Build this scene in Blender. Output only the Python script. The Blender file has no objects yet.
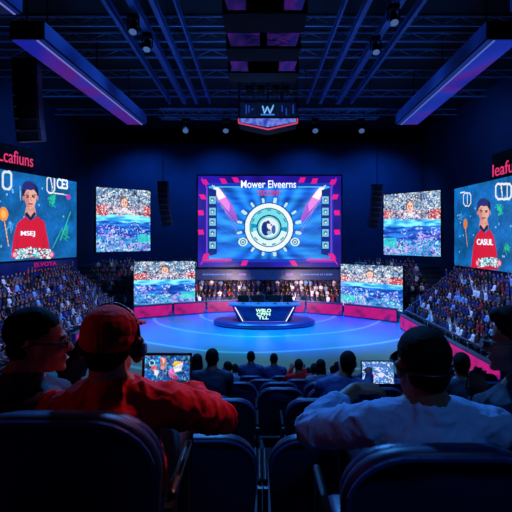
import bpy, bmesh, math, random
import numpy as np
from mathutils import Vector, Matrix, Euler, noise
random.seed(7); rng = np.random.default_rng(7)
S = bpy.context.scene
COL = S.collection
PI = math.pi
CZ = 8.0; F = 440.0; HY = 237.0           # eye height, focal length in pixels of a 512 frame, horizon row

def at(x, y, d):
    return Vector(((x-256)/F*d, d, CZ+(HY-y)/F*d))

# ------------------------------------------------------------------ materials
def srgb(c):
    return tuple(((v/255)/12.92 if v/255 <= .04045 else ((v/255+.055)/1.055)**2.4) for v in c)
def mat(name, col, rough=.6, metal=0., nscale=0, namt=.25, bump=0., bscale=30, spec=.5, sheen=0):
    m = bpy.data.materials.new(name); m.use_nodes = True
    nt = m.node_tree; b = nt.nodes['Principled BSDF']
    c = srgb(col)
    b.inputs['Base Color'].default_value = (*c, 1); b.inputs['Roughness'].default_value = rough
    b.inputs['Metallic'].default_value = metal; b.inputs['Specular IOR Level'].default_value = spec
    if sheen: b.inputs['Sheen Weight'].default_value = sheen
    tc = nt.nodes.new('ShaderNodeTexCoord')
    if nscale:
        n = nt.nodes.new('ShaderNodeTexNoise'); n.inputs['Scale'].default_value = nscale; n.inputs['Detail'].default_value = 4
        r = nt.nodes.new('ShaderNodeValToRGB')
        r.color_ramp.elements[0].position = .3; r.color_ramp.elements[1].position = .7
        r.color_ramp.elements[0].color = (*[v*(1-namt) for v in c], 1)
        r.color_ramp.elements[1].color = (*[min(1, v*(1+namt)) for v in c], 1)
        nt.links.new(tc.outputs['Object'], n.inputs['Vector']); nt.links.new(n.outputs['Fac'], r.inputs['Fac'])
        nt.links.new(r.outputs['Color'], b.inputs['Base Color'])
    if bump:
        n = nt.nodes.new('ShaderNodeTexNoise'); n.inputs['Scale'].default_value = bscale; n.inputs['Detail'].default_value = 5
        bu = nt.nodes.new('ShaderNodeBump'); bu.inputs['Strength'].default_value = bump; bu.inputs['Distance'].default_value = .02
        nt.links.new(tc.outputs['Object'], n.inputs['Vector']); nt.links.new(n.outputs['Fac'], bu.inputs['Height'])
        nt.links.new(bu.outputs['Normal'], b.inputs['Normal'])
    return m
def emit(name, col, st=1.):
    m = bpy.data.materials.new(name); m.use_nodes = True
    b = m.node_tree.nodes['Principled BSDF']; c = srgb(col)
    b.inputs['Base Color'].default_value = (.01, .01, .01, 1)
    b.inputs['Emission Color'].default_value = (*c, 1); b.inputs['Emission Strength'].default_value = st
    return m
def emit_ramp(name, stops, st, scale, axis=None):
    """glowing surface whose colour drifts along its length"""
    m = bpy.data.materials.new(name); m.use_nodes = True; nt = m.node_tree
    b = nt.nodes['Principled BSDF']; b.inputs['Base Color'].default_value = (.01, .01, .01, 1)
    tc = nt.nodes.new('ShaderNodeTexCoord'); n = nt.nodes.new('ShaderNodeTexNoise'); n.inputs['Scale'].default_value = scale
    n.inputs['Detail'].default_value = 1
    mp = nt.nodes.new('ShaderNodeMapping')
    if axis: mp.inputs['Scale'].default_value = axis
    r = nt.nodes.new('ShaderNodeValToRGB'); cr = r.color_ramp
    cr.elements[0].position = stops[0][0]; cr.elements[0].color = (*srgb(stops[0][1]), 1)
    cr.elements[1].position = stops[-1][0]; cr.elements[1].color = (*srgb(stops[-1][1]), 1)
    for p, c in stops[1:-1]:
        e = cr.elements.new(p); e.color = (*srgb(c), 1)
    nt.links.new(tc.outputs['Object'], mp.inputs['Vector']); nt.links.new(mp.outputs['Vector'], n.inputs['Vector'])
    nt.links.new(n.outputs['Fac'], r.inputs['Fac']); nt.links.new(r.outputs['Color'], b.inputs['Emission Color'])
    b.inputs['Emission Strength'].default_value = st
    return m
def led_mat(name, st):
    m = bpy.data.materials.new(name); m.use_nodes = True; nt = m.node_tree
    b = nt.nodes['Principled BSDF']; b.inputs['Base Color'].default_value = (.005, .005, .005, 1); b.inputs['Roughness'].default_value = .5
    a = nt.nodes.new('ShaderNodeAttribute'); a.attribute_name = 'led'
    nt.links.new(a.outputs['Color'], b.inputs['Emission Color']); b.inputs['Emission Strength'].default_value = st
    return m

M = dict(
    black=mat('black_paint', (5, 5, 7), .8, nscale=3, spec=.2), dark=mat('dark_steel', (22, 26, 36), .45, .4, nscale=2),
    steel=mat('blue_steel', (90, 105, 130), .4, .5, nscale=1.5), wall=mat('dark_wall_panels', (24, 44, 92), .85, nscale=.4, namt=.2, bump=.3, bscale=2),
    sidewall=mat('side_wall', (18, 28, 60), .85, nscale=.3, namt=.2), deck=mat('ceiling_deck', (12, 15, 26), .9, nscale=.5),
    step=mat('concrete_steps', (26, 32, 48), .8, nscale=2, bump=.2), seat=mat('seat_leather', (24, 38, 80), .4, nscale=8, namt=.1, bump=.12, bscale=60),
    shell=mat('seat_shell', (20, 32, 68), .5, nscale=4), skin=mat('skin', (176, 118, 94), .55, nscale=20, namt=.08, bump=.1, bscale=120),
    skin2=mat('skin_tan', (128, 80, 62), .55, nscale=20, namt=.08), hair=mat('dark_hair', (13, 10, 9), .8, nscale=60, namt=.5, bump=.3, bscale=250, spec=.12),
    red=mat('red_jersey', (205, 8, 18), .8, nscale=10, namt=.12, bump=.25, bscale=25, spec=.2), redcap=mat('red_cap_cloth', (200, 8, 14), .85, nscale=30, namt=.12, bump=.2, bscale=150),
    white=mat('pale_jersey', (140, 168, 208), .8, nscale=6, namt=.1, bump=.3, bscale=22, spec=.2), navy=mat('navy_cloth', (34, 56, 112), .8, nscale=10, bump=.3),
    suit=mat('dark_suit', (20, 30, 56), .8, nscale=10, bump=.3), denim=mat('dark_denim', (24, 30, 50), .8, nscale=30),
    plastic=mat('black_plastic', (12, 12, 15), .3), gloss=mat('glossy_blue_panel', (22, 48, 120), .25, nscale=1),
    magenta=emit('magenta_led', (196, 2, 122), .8), pinkneon=emit('pink_neon', (235, 60, 120), .9), whiteled=emit('white_led', (225, 235, 255), 1.3),
    led=led_mat('led_pixels', 1.0), leddim=led_mat('led_pixels_dim', .35), eye=mat('eye_white', (220, 220, 220), .2), lens=mat('dark_lens', (14, 14, 22), .08),
    lamp=emit('lamp_lens', (110, 150, 220), .35), shoe=mat('black_shoe', (14, 14, 16), .5), grey=mat('grey_cloth', (90, 98, 120), .8, nscale=8),
)

# ------------------------------------------------------------------ object helpers
def tag(o, label=None, cat=None, group=None, kind=None):
    if label: o['label'] = label
    if cat: o['category'] = cat
    if group: o['group'] = group
    if kind: o['kind'] = kind
    return o
def thing(name, label, cat, loc=(0, 0, 0), rz=0, group=None):
    o = bpy.data.objects.new(name, None); COL.objects.link(o); o.empty_display_size = .2
    o.location = loc; o.rotation_euler = (0, 0, rz)
    return tag(o, label, cat, group)
def linkmesh(name, me, m, parent=None, world=False):
    """links a mesh; world=True means the mesh is in world coordinates although it has a parent"""
    o = bpy.data.objects.new(name, me); COL.objects.link(o)
    for mm in (m if isinstance(m, (list, tuple)) else [m]): me.materials.append(mm)
    if parent:
        o.parent = parent
        if world:
            o.matrix_parent_inverse = (Matrix.Translation(parent.location) @ parent.rotation_euler.to_matrix().to_4x4()).inverted()
    return o
def copy_tree(o, parent=None):
    c = o.copy(); COL.objects.link(c); c.parent = parent
    for ch in o.children: copy_tree(ch, c)
    return c
class MB:
    def __init__(s): s.b = bmesh.new()
    def box(s, c, size, rot=None, bev=0):
        r = bmesh.ops.create_cube(s.b, size=1)
        mx = Matrix.Translation(c) @ (rot.to_matrix().to_4x4() if rot else Matrix.Identity(4)) @ Matrix.Diagonal((*size, 1))
        bmesh.ops.transform(s.b, matrix=mx, verts=r['verts'])
        if bev:
            es = list({e for v in r['verts'] for e in v.link_edges})
            bmesh.ops.bevel(s.b, geom=es, offset=bev, segments=2, affect='EDGES', profile=.5)
        return s
    def b2(s, x0, y0, z0, x1, y1, z1, bev=0):
        return s.box(((x0+x1)/2, (y0+y1)/2, (z0+z1)/2), (abs(x1-x0), abs(y1-y0), abs(z1-z0)), None, bev)
    def tube(s, p0, p1, r0, r1=None, n=8):
        p0 = Vector(p0); p1 = Vector(p1); d = p1-p0; L = d.length
        r = bmesh.ops.create_cone(s.b, cap_ends=True, segments=n, radius1=r0, radius2=r0 if r1 is None else r1, depth=L)
        q = d.to_track_quat('Z', 'Y')
        bmesh.ops.transform(s.b, matrix=Matrix.Translation((p0+p1)/2) @ q.to_matrix().to_4x4(), verts=r['verts']); return s
    def path(s, pts, r, n=6):
        for a, b in zip(pts, pts[1:]): s.tube(a, b, r, r, n)
        return s
    def ell(s, c, r, rot=None, u=16, v=10):
        g = bmesh.ops.create_uvsphere(s.b, u_segments=u, v_segments=v, radius=1)
        mx = Matrix.Translation(c) @ (rot.to_matrix().to_4x4() if rot else Matrix.Identity(4)) @ Matrix.Diagonal((*r, 1))
        bmesh.ops.transform(s.b, matrix=mx, verts=g['verts']); return s
    def loft(s, rings, cap=True):
        """rings: lists of equal numbers of points"""
        vs = [[s.b.verts.new(p) for p in r] for r in rings]; n = len(vs[0])
        for a, b in zip(vs, vs[1:]):
            for i in range(n): s.b.faces.new((a[i], a[(i+1) % n], b[(i+1) % n], b[i]))
        if cap:
            s.b.faces.new(list(reversed(vs[0]))); s.b.faces.new(vs[-1])
        return s
    def prism(s, pts, vec):
        vec = Vector(vec)
        return s.loft([[Vector(p) for p in pts], [Vector(p)+vec for p in pts]])
    def build(s, name, m, parent=None, world=False, smooth=False):
        bmesh.ops.recalc_face_normals(s.b, faces=s.b.faces)
        me = bpy.data.meshes.new(name); s.b.to_mesh(me); s.b.free()
        if smooth:
            me.polygons.foreach_set('use_smooth', [True]*len(me.polygons))
        return linkmesh(name, me, m, parent, world)
def struct(o): o['kind'] = 'structure'; return o
def light(kind, loc, target, power, col, size=1., spot=None, blend=.6, name='spot_light'):
    l = bpy.data.lights.new(name, kind); l.energy = power; l.color = col
    if kind == 'AREA': l.size = size
    else: l.shadow_soft_size = size
    if kind == 'SPOT': l.spot_size = math.radians(spot); l.spot_blend = blend
    o = bpy.data.objects.new(name, l); COL.objects.link(o); o.location = loc
    if target is not None:
        o.rotation_euler = (Vector(target)-Vector(loc)).to_track_quat('-Z', 'Y').to_euler()
    return o
def text_mesh(s, width, height, depth=.02, bold=.0):
    cu = bpy.data.curves.new('t', 'FONT'); cu.body = s; cu.size = 1; cu.extrude = .02; cu.offset = bold
    cu.align_x = 'CENTER'; cu.align_y = 'CENTER'
    o = bpy.data.objects.new('t', cu); COL.objects.link(o)
    dg = bpy.context.evaluated_depsgraph_get(); me = bpy.data.meshes.new_from_object(o.evaluated_get(dg))
    bpy.data.objects.remove(o)
    co = np.empty(len(me.vertices)*3, 'f'); me.vertices.foreach_get('co', co); co = co.reshape(-1, 3)
    mn, mx = co.min(0), co.max(0); co -= (mn+mx)/2
    co[:, 0] *= width/(mx[0]-mn[0]); co[:, 1] *= height/(mx[1]-mn[1]); co[:, 2] *= depth/(mx[2]-mn[2])
    # stand it up: x right, z up, facing -y
    co = np.stack([co[:, 0], -co[:, 2], co[:, 1]], 1)
    me.vertices.foreach_set('co', co.ravel()); me.update(); return me

# ------------------------------------------------------------------ LED pictures
class Canvas:
    def __init__(s, w, h, bg): s.w, s.h = w, h; s.a = np.zeros((h, w, 3)); s.a[:] = bg; s.yy, s.xx = np.mgrid[0:h, 0:w]+.5
    def put(s, m, c, al=1.):
        s.a[m] = s.a[m]*(1-al)+np.array(c, float)*al
    def ell(s, x, y, rx, ry, c, al=1.): s.put(((s.xx-x)/rx)**2+((s.yy-y)/ry)**2 < 1, c, al)
    def ring(s, x, y, r0, r1, c, al=1., asp=1):
        q = np.hypot(s.xx-x, (s.yy-y)*asp); s.put((q > r0) & (q < r1), c, al)
    def rect(s, x0, y0, x1, y1, c, al=1.): s.put((s.xx >= x0) & (s.xx < x1) & (s.yy >= y0) & (s.yy < y1), c, al)
    def poly(s, pts, c, al=1.):
        ins = np.zeros((s.h, s.w), bool)
        for (x0, y0), (x1, y1) in zip(pts, pts[1:]+pts[:1]):
            if y0 == y1: continue
            k = ((s.yy >= min(y0, y1)) & (s.yy < max(y0, y1)) & (s.xx < x0+(s.yy-y0)*(x1-x0)/(y1-y0)))
            ins ^= k
        s.put(ins, c, al)
    def line(s, x0, y0, x1, y1, w, c, al=1.):
        dx, dy = x1-x0, y1-y0; L = dx*dx+dy*dy+1e-9
        t = np.clip(((s.xx-x0)*dx+(s.yy-y0)*dy)/L, 0, 1)
        s.put(np.hypot(s.xx-x0-t*dx, s.yy-y0-t*dy) < w/2, c, al)
    def fuzz(s, amt, cell=4):
        n = rng.normal(0, 1, (s.h//cell+2, s.w//cell+2, 3)); n = np.kron(n, np.ones((cell, cell, 1)))[:s.h, :s.w]
        s.a += n*amt
def smooth_noise(h, w, cy, cx, ch=1):
    g = rng.random((int(h/cy)+3, int(w/cx)+3, ch))
    y = np.arange(h)/cy; x = np.arange(w)/cx; yi = y.astype(int); xi = x.astype(int); fy = (y-yi)[:, None, None]; fx = (x-xi)[None, :, None]
    a = g[yi][:, xi]*(1-fy)*(1-fx)+g[yi+1][:, xi]*fy*(1-fx)+g[yi][:, xi+1]*(1-fy)*fx+g[yi+1][:, xi+1]*fy*fx
    return a
class Screen:
    """a flat upright display between ground points P (left) and Q (right), from z0 to z1"""
    def __init__(s, P, Q, z0, z1, ppm):
        s.P = Vector((*P, 0)); s.Q = Vector((*Q, 0)); s.z0, s.z1 = z0, z1
        s.L = (s.Q-s.P).length; s.u = (s.Q-s.P)/s.L; s.n = Vector((s.u.y, -s.u.x, 0))
        s.w = max(8, int(s.L*ppm)); s.h = max(8, int((z1-z0)*ppm)); s.c = Canvas(s.w, s.h, (0, 0, 0))
    def uv(s, x, y):
        """canvas coordinates of the point of the display seen at photo pixel x, y"""
        dx, dy = (x-256)/F, 1.
        den = dx*s.n.x+dy*s.n.y; d = (s.P.x*s.n.x+s.P.y*s.n.y)/den
        X, Y, Z = dx*d, d, CZ+(HY-y)/F*d
        return ((Vector((X, Y, 0))-s.P).dot(s.u)*s.w/s.L, (s.z1-Z)*s.h/(s.z1-s.z0))
    def pt(s, u, v, off=0.):
        return s.P+s.u*(u/s.w*s.L)+s.n*off+Vector((0, 0, s.z1-(s.z1-s.z0)*v/s.h))
    def mesh(s, name, m, parent, off=.06, gamma=True):
        w, h = s.w, s.h; us = np.arange(w+1); vs = np.arange(h+1)
        U, V = np.meshgrid(us, vs); P = np.array(s.P); u = np.array(s.u); n = np.array(s.n)
        co = P+u*(U[..., None]/w*s.L)+n*off; co[..., 2] = s.z1-(s.z1-s.z0)*V/h
        idx = np.arange((w+1)*(h+1)).reshape(h+1, w+1)
        f = np.stack([idx[1:, :-1], idx[1:, 1:], idx[:-1, 1:], idx[:-1, :-1]], -1).reshape(-1, 4)
        me = bpy.data.meshes.new(name); me.vertices.add(co.size//3); me.vertices.foreach_set('co', co.astype('f').ravel())
        nf = len(f); me.loops.add(nf*4); me.loops.foreach_set('vertex_index', f.ravel().astype('i'))
        me.polygons.add(nf); me.polygons.foreach_set('loop_start', np.arange(0, nf*4, 4, dtype='i')); me.polygons.foreach_set('loop_total', np.full(nf, 4, 'i'))
        me.update(calc_edges=True)
        a = np.clip(s.c.a/255., 0, 1); a = np.where(a <= .04045, a/12.92, ((a+.055)/1.055)**2.4)
        colr = np.concatenate([a, np.ones((h, w, 1))], -1).reshape(-1, 1, 4).repeat(4, 1)
        at_ = me.color_attributes.new('led', 'FLOAT_COLOR', 'CORNER'); at_.data.foreach_set('color', colr.astype('f').ravel())
        return linkmesh(name, me, m, parent, world=True)
    def frame(s, parent, t=.12, depth=.3, m=None, name='frame'):
        mb = MB(); a = math.atan2(s.u.y, s.u.x); rot = Euler((0, 0, a))
        def bx(u0, u1, z0, z1, o0, o1):
            c = s.P+s.u*((u0+u1)/2)+s.n*((o0+o1)/2)+Vector((0, 0, (z0+z1)/2))
            mb.box(c, (u1-u0, abs(o1-o0), z1-z0), rot)
        bx(-t, s.L+t, s.z0-t, s.z1+t, -depth, 0)
        bx(-t, 0, s.z0-t, s.z1+t, 0, .09); bx(s.L, s.L+t, s.z0-t, s.z1+t, 0, .09)
        bx(-t, s.L+t, s.z0-t, s.z0, 0, .09); bx(-t, s.L+t, s.z1, s.z1+t, 0, .09)
        return mb.build(name, m or M['black'], parent, True)
    def text(s, body, x0, y0, x1, y1, m, parent, name='lettering', bold=.0, off=.1):
        """lettering filling the photo-pixel box"""
        a = s.uv(x0, (y0+y1)/2); b = s.uv(x1, (y0+y1)/2); c0 = s.uv((x0+x1)/2, y0); c1 = s.uv((x0+x1)/2, y1)
        wd = abs(b[0]-a[0])*s.L/s.w; ht = abs(c1[1]-c0[1])*(s.z1-s.z0)/s.h
        me = text_mesh(body, wd, ht, .03, bold); pos = s.pt((a[0]+b[0])/2, (c0[1]+c1[1])/2, off)
        me.transform(Matrix.Translation(pos) @ Matrix.Rotation(math.atan2(s.u.y, s.u.x), 4, 'Z'))
        return linkmesh(name, me, m, parent, True)

# ================================================================== camera / view
cam = bpy.data.cameras.new('camera'); cam.lens = F/512*36; cam.sensor_width = 36; cam.shift_y = -19/512; cam.clip_end = 300; cam.clip_start = .05
co = bpy.data.objects.new('camera', cam); COL.objects.link(co); co.location = (0, 0, CZ); co.rotation_euler = (PI/2, 0, 0); S.camera = co
S.view_settings.view_transform = 'Standard'; S.view_settings.look = 'None'; S.view_settings.gamma = 1; S.view_settings.exposure = 0
w = bpy.data.worlds.new('world'); S.world = w; w.use_nodes = True
w.node_tree.nodes['Background'].inputs[0].default_value = (.01, .03, .12, 1); w.node_tree.nodes['Background'].inputs[1].default_value = .05

# ================================================================== room shell
WX, BY, TOP = 22.9, 61., 22.6
def floor_mat():
    m = bpy.data.materials.new('stage_floor'); m.use_nodes = True; nt = m.node_tree; N = nt.nodes; L = nt.links
    b = N['Principled BSDF']; b.inputs['Roughness'].default_value = .32
    tc = N.new('ShaderNodeTexCoord'); mp = N.new('ShaderNodeMapping'); mp.inputs['Location'].default_value = (-1, -41, 0); mp.inputs['Scale'].default_value = (1, .9, 1)
    L.new(tc.outputs['Object'], mp.inputs['Vector'])
    n = N.new('ShaderNodeTexNoise'); n.inputs['Scale'].default_value = .16; n.inputs['Detail'].default_value = 3; L.new(mp.outputs['Vector'], n.inputs['Vector'])
    r = N.new('ShaderNodeValToRGB'); cr = r.color_ramp
    cr.elements[0].position = .33; cr.elements[0].color = (*srgb((24, 130, 150)), 1); cr.elements[1].position = .62; cr.elements[1].color = (*srgb((34, 100, 225)), 1)
    e = cr.elements.new(.48); e.color = (*srgb((30, 120, 225)), 1)
    L.new(n.outputs['Fac'], r.inputs['Fac'])
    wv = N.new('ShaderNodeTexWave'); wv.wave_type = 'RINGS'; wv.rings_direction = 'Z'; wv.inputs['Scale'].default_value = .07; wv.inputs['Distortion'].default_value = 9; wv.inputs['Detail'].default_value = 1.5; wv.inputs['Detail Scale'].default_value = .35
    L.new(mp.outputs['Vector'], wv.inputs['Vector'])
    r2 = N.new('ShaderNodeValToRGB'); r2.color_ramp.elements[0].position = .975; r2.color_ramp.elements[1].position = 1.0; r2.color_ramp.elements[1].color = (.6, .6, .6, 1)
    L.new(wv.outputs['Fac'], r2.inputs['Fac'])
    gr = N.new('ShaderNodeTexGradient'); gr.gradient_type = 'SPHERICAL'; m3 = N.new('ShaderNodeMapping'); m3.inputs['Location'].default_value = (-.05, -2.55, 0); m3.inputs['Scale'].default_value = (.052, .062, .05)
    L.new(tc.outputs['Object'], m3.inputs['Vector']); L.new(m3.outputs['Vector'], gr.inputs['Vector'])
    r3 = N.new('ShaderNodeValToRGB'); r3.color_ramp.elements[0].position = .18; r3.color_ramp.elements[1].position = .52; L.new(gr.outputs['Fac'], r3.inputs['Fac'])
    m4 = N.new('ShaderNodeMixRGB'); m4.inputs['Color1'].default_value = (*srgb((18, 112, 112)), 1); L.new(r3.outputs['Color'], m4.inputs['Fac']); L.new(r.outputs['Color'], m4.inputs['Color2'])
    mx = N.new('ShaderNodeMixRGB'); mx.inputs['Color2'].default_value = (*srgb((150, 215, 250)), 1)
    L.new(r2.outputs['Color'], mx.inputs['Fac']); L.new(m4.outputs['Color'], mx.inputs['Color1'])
    L.new(mx.outputs['Color'], b.inputs['Base Color'])
    return m
struct(MB().b2(-WX, -3, -.3, WX, BY, 0).build('floor', floor_mat()))
struct(MB().b2(-WX, -3, TOP, WX, BY, TOP+.3).build('ceiling', M['deck']))
struct(MB().b2(-WX-.3, -3, 0, WX+.3, BY+.3, TOP).b if False else MB().b2(-WX, BY, 0, WX, BY+.3, TOP).build('wall_back', M['wall']))
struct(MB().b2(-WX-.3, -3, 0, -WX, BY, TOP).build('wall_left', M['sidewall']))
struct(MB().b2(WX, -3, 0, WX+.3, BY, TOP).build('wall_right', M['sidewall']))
struct(MB().b2(-WX, -3.3, 0, WX, -3, TOP).build('wall_front', M['sidewall']))
# dark header over the back wall
struct(MB().b2(-WX, BY-1.2, 21.0, WX, BY, TOP-.01).build('trim_1', M['black']))

# the raked bank of seats the picture is taken from
ROWS = [('A', 1.25, 6.50), ('B', 2.25, 6.05), ('C', 3.3, 5.88), ('D', 4.15, 5.54), ('E', 5.3, 5.25), ('F', 6.2, 5.02), ('G', 7.1, 4.77), ('H', 8.1, 4.51), ('I', 9.0, 4.27)]
RD = {r[0]: r for r in ROWS}
mb = MB()
ys = [-3.0]+[r[1]-.12 for r in ROWS]+[9.95]
# tread in front of row k (where its feet go) belongs to that row: edge lies just behind each seat back
edges = [-3.0]+[r[1]-.16 for r in ROWS]+[9.95]
zs = [6.62]+[r[2] for r in ROWS]
for i, z in enumerate(zs):
    mb.b2(-9, edges[i], 0.001, 9, edges[i+1], z)
struct(mb.build('floor', M['step']))
struct(MB().b2(-9, 9.95, .001, 9, 10.05, 4.75).build('trim_2', M['dark']))

# ================================================================== stands
LX0, LZ0, RP, RR = 12.9, 1.2, .62, .53      # front edge of the side stands, row pitch and rise
NR = 7
def side_stand(sx, y0, y1, nm):
    mb = MB()
    for k in range(NR):
        x0 = LX0+k*RP; x1 = LX0+(k+1)*RP if k < NR-1 else WX-.01
        mb.b2(sx*x0, y0, .001, sx*x1, y1, LZ0-.25+k*RR)
    struct(mb.build('floor', M['step']))
side_stand(-1, 14, 41.5, 'l'); side_stand(1, 14, 38.5, 'r')
# dark slanted ends of the side stands (stair flanks)
for sx, yy in ((-1, 41.5), (1, 38.5)):
    o = MB().prism([(sx*(LX0-.05), yy, 0.002), (sx*(LX0-.05), yy, 1.35), (sx*(LX0+NR*RP), yy, 1.35+NR*RR), (sx*(WX-.02), yy, 1.35+NR*RR), (sx*(WX-.02), yy, .002)], (0, .25, 0)).build('trim_3', mat('stand_flank', (20, 44, 100), .7))
    struct(o)
# far stand behind the stage
FY0, FP, FR = 48.4, .8, .5
mb = MB()
for k in range(9):
    y1 = FY0+(k+1)*FP if k < 8 else BY-.01
    mb.b2(-WX+.01, FY0+k*FP, .001, WX-.01, y1, .35+k*FR)
struct(mb.build('floor', M['step']))

# ------------------------------------------------------------------ spectators (tiny)
shirts = [mat('crowd_'+n, c, .8) for n, c in dict(navy=(26, 40, 90), blue=(24, 48, 120), white=(240, 242, 250), grey=(80, 90, 115), purple=(60, 40, 110), red=(150, 20, 40), black=(12, 14, 20), sky=(130, 185, 240)).items()]
def spectator_bm(pose):
    mb = MB(); b = mb.b
    def seg(n0, mi):
        for f in list(b.faces)[n0:]: f.material_index = mi
    def n(): return len(b.faces)
    def hexring(x, y, z, rx, ry, k=6): return [(x+rx*math.cos(2*PI*i/k), y+ry*math.sin(2*PI*i/k), z) for i in range(k)]
    k = n(); mb.loft([hexring(0, 0, .42, .17, .13), hexring(0, .02, .72, .17, .11), hexring(0, .03, .95, .2, .11), hexring(0, .03, 1.05, .1, .07)]); b.faces.ensure_lookup_table(); seg(k, 0)
    k = n()
    for s in (-1, 1):
        mb.tube((s*.09, .05, .46), (s*.11, .34, .48), .08, .055, 5); mb.tube((s*.11, .34, .5), (s*.11, .3, .05), .055, .04, 5)
    b.faces.ensure_lookup_table(); seg(k, 3)
    k = n()
    hands = []
    for s in (-1, 1):
        up = pose == 1 or (pose == 2 and s == 1)
        if up:
            mb.tube((s*.18, .03, .98), (s*.22, .12, 1.2), .05, .045, 5); mb.tube((s*.22, .12, 1.2), (s*.17, .16, 1.48), .045, .035, 5); hands.append((s*.17, .16, 1.53))
        else:
            mb.tube((s*.18, .03, .98), (s*.2, .1, .72), .048, .042, 5); mb.tube((s*.2, .1, .72), (s*.1, .28, .66), .042, .035, 5); hands.append((s*.09, .31, .66))
    b.faces.ensure_lookup_table(); seg(k, 0)
    k = n()
    for h in hands: mb.ell(h, (.045, .045, .06), None, 5, 4)
    mb.ell((0, .05, 1.2), (.085, .1, .12), None, 8, 6); mb.tube((0, .04, 1.02), (0, .04, 1.14), .05, .05, 5)
    b.faces.ensure_lookup_table(); seg(k, 1)
    k = n(); mb.ell((0, .015, 1.235), (.094, .1, .105), None, 8, 6); b.faces.ensure_lookup_table(); seg(k, 2)
    return b
poses = []
for p in range(3):
    b = spectator_bm(p); bmesh.ops.recalc_face_normals(b, faces=b.faces); poses.append(b)
pmesh = {}
def spectator_mesh(p, c):
    if (p, c) not in pmesh:
        me = bpy.data.meshes.new('spectator'); poses[p].to_mesh(me)
        for m_ in (shirts[c], M['skin'], M['hair'], M['denim']): me.materials.append(m_)
        pmesh[(p, c)] = me
    return pmesh[(p, c)]
crowd = []       # x, y, z, rz, region
for sx, y0, y1 in ((-1, 14.3, 41.2), (1, 14.3, 38.2)):
    for k in range(NR):
        yy = y0+random.random()*.3
        while yy < y1:
            if random.random() < .96:
                crowd.append((sx*(LX0+(k+.84)*RP), yy+random.uniform(-.02, .02), LZ0-.25+k*RR, sx*PI/2+random.uniform(-.15, .15) - sx*.08, 'left' if sx < 0 else 'right'))
            yy += .53
for k in range(8):
    xx = -19.5
    while xx < 20:
        if random.random() < .95: crowd.append((xx, FY0+(k+.62)*FP, .35+k*FR, PI+random.uniform(-.2, .2), 'far'))
        xx += .55
def proj(x, y, z): return (256+x/y*F, HY-(z-CZ)/y*F)
def shows(c):
    if c[4] == 'far': return False
    px, py = proj(c[0], c[1], c[2]+1.1)
    if not (3 < px < 509): return False
    if px < 150 and py > 308+ (0 if px < 65 else 0): return False
    if px > 394 and py > 332 and (px < 457 or px > 486): return False
    if py > 372: return False
    return True
vis = sorted([c for c in crowd if shows(c)], key=lambda c: c[1])
near = vis[:300]; ns = set(map(id, near)); rest = [c for c in crowd if id(c) not in ns]
shirt_w = [6, 5, 3.5, 2.5, 2, .9, 6, 2.5]
for c in near:
    o = bpy.data.objects.new('spectator', spectator_mesh(random.choices((0, 1, 2), (6, 1.5, 2))[0], random.choices(range(8), shirt_w)[0])); COL.objects.link(o)
    o.location = c[:3]; o.rotation_euler = (0, 0, c[3]); s = random.uniform(.92, 1.04); o.scale = (s, s, s)
    side = c[4]
    tag(o, 'small seated spectator packed among the crowd on the tiered %s side stand' % side, 'spectator', 'spectators on the %s side stand' % side)
def crowd_mesh(lst):
    tv = []; tf = []; tm = []; off = 0
    data = []
    for b in poses:
        b.verts.ensure_lookup_table(); b.verts.index_update()
        tri = [( [v.index for v in f.verts], f.material_index) for f in b.faces]
        data.append((np.array([v.co[:] for v in b.verts]), tri))
    cols = shirts+[M['skin'], M['hair'], M['denim']]; faces = []; mi = []; V = []
    for c in lst:
        co_, tri = data[random.choices((0, 1, 2), (6, 1.5, 2))[0]]; ci = random.choices(range(8), shirt_w)[0]
        a = c[3]; s = random.uniform(.92, 1.04); R = np.array([[math.cos(a), -math.sin(a), 0], [math.sin(a), math.cos(a), 0], [0, 0, 1]])*s
        V.append(co_ @ R.T+np.array(c[:3]))
        for f, m_ in tri: faces.append([i+off for i in f]); mi.append(ci if m_ == 0 else 7+m_)
        off += len(co_)
    me = bpy.data.meshes.new('crowd'); me.from_pydata(np.concatenate(V).tolist(), [], faces)
    for m_ in cols: me.materials.append(m_)
    me.polygons.foreach_set('material_index', mi); me.update()
    return me
o = bpy.data.objects.new('crowd', crowd_mesh(rest)); COL.objects.link(o)
tag(o, 'dense distant crowd filling the far stand and remaining rows of the side stands', 'crowd', None, 'stuff')

# ================================================================== boards round the stage
BM = emit_ramp('board_magenta', [(.3, (96, 4, 90)), (.42, (186, 2, 118)), (.6, (206, 6, 126)), (.72, (120, 10, 130))], .85, .9)
def board(P, Q, h, label, z0=.0, m=None):
    P = Vector((*P, 0)); Q = Vector((*Q, 0)); d = Q-P; L = d.length-.16; a = math.atan2(d.y, d.x); c = (P+Q)/2
    t = thing('led_perimeter_board', label, 'board', (c.x, c.y, z0), a, 'magenta boards round the stage floor')
    MB().b2(-L/2, 0, 0.005, L/2, .22, h).build('housing', M['gloss'], t)
    MB().b2(-L/2+.05, -.03, .12, L/2-.05, 0, h-.14).build('lit_panel', m or BM, t)
    MB().b2(-L/2, -.05, h-.06, L/2, .27, h+.02).build('top_rail', M['steel'], t)
    return t
pathL = [(-11.9, 42.6), (-8.4, 44.6), (-5.2, 46.0)]
pathR = [(5.2, 46.0), (8.8, 44.4), (13.2, 41.0)]
board(pathL[0], pathL[1], 1.3, 'magenta lit board under the lower left video screen, its outer length')
board(pathL[1], pathL[2], 1.3, 'magenta lit board under the lower left video screen, its inner length')
board((-5.2, 46.0), (-1.8, 46.9), 1.3, 'magenta lit board just left of the caster desk')
board((1.8, 46.9), (5.2, 46.0), 1.3, 'magenta lit board just right of the caster desk')
board(pathR[0], pathR[1], 1.3, 'magenta lit board under the lower right video screen, its inner length')
board(pathR[1], pathR[2], 1.3, 'magenta lit board under the lower right video screen, its outer length')
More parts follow.
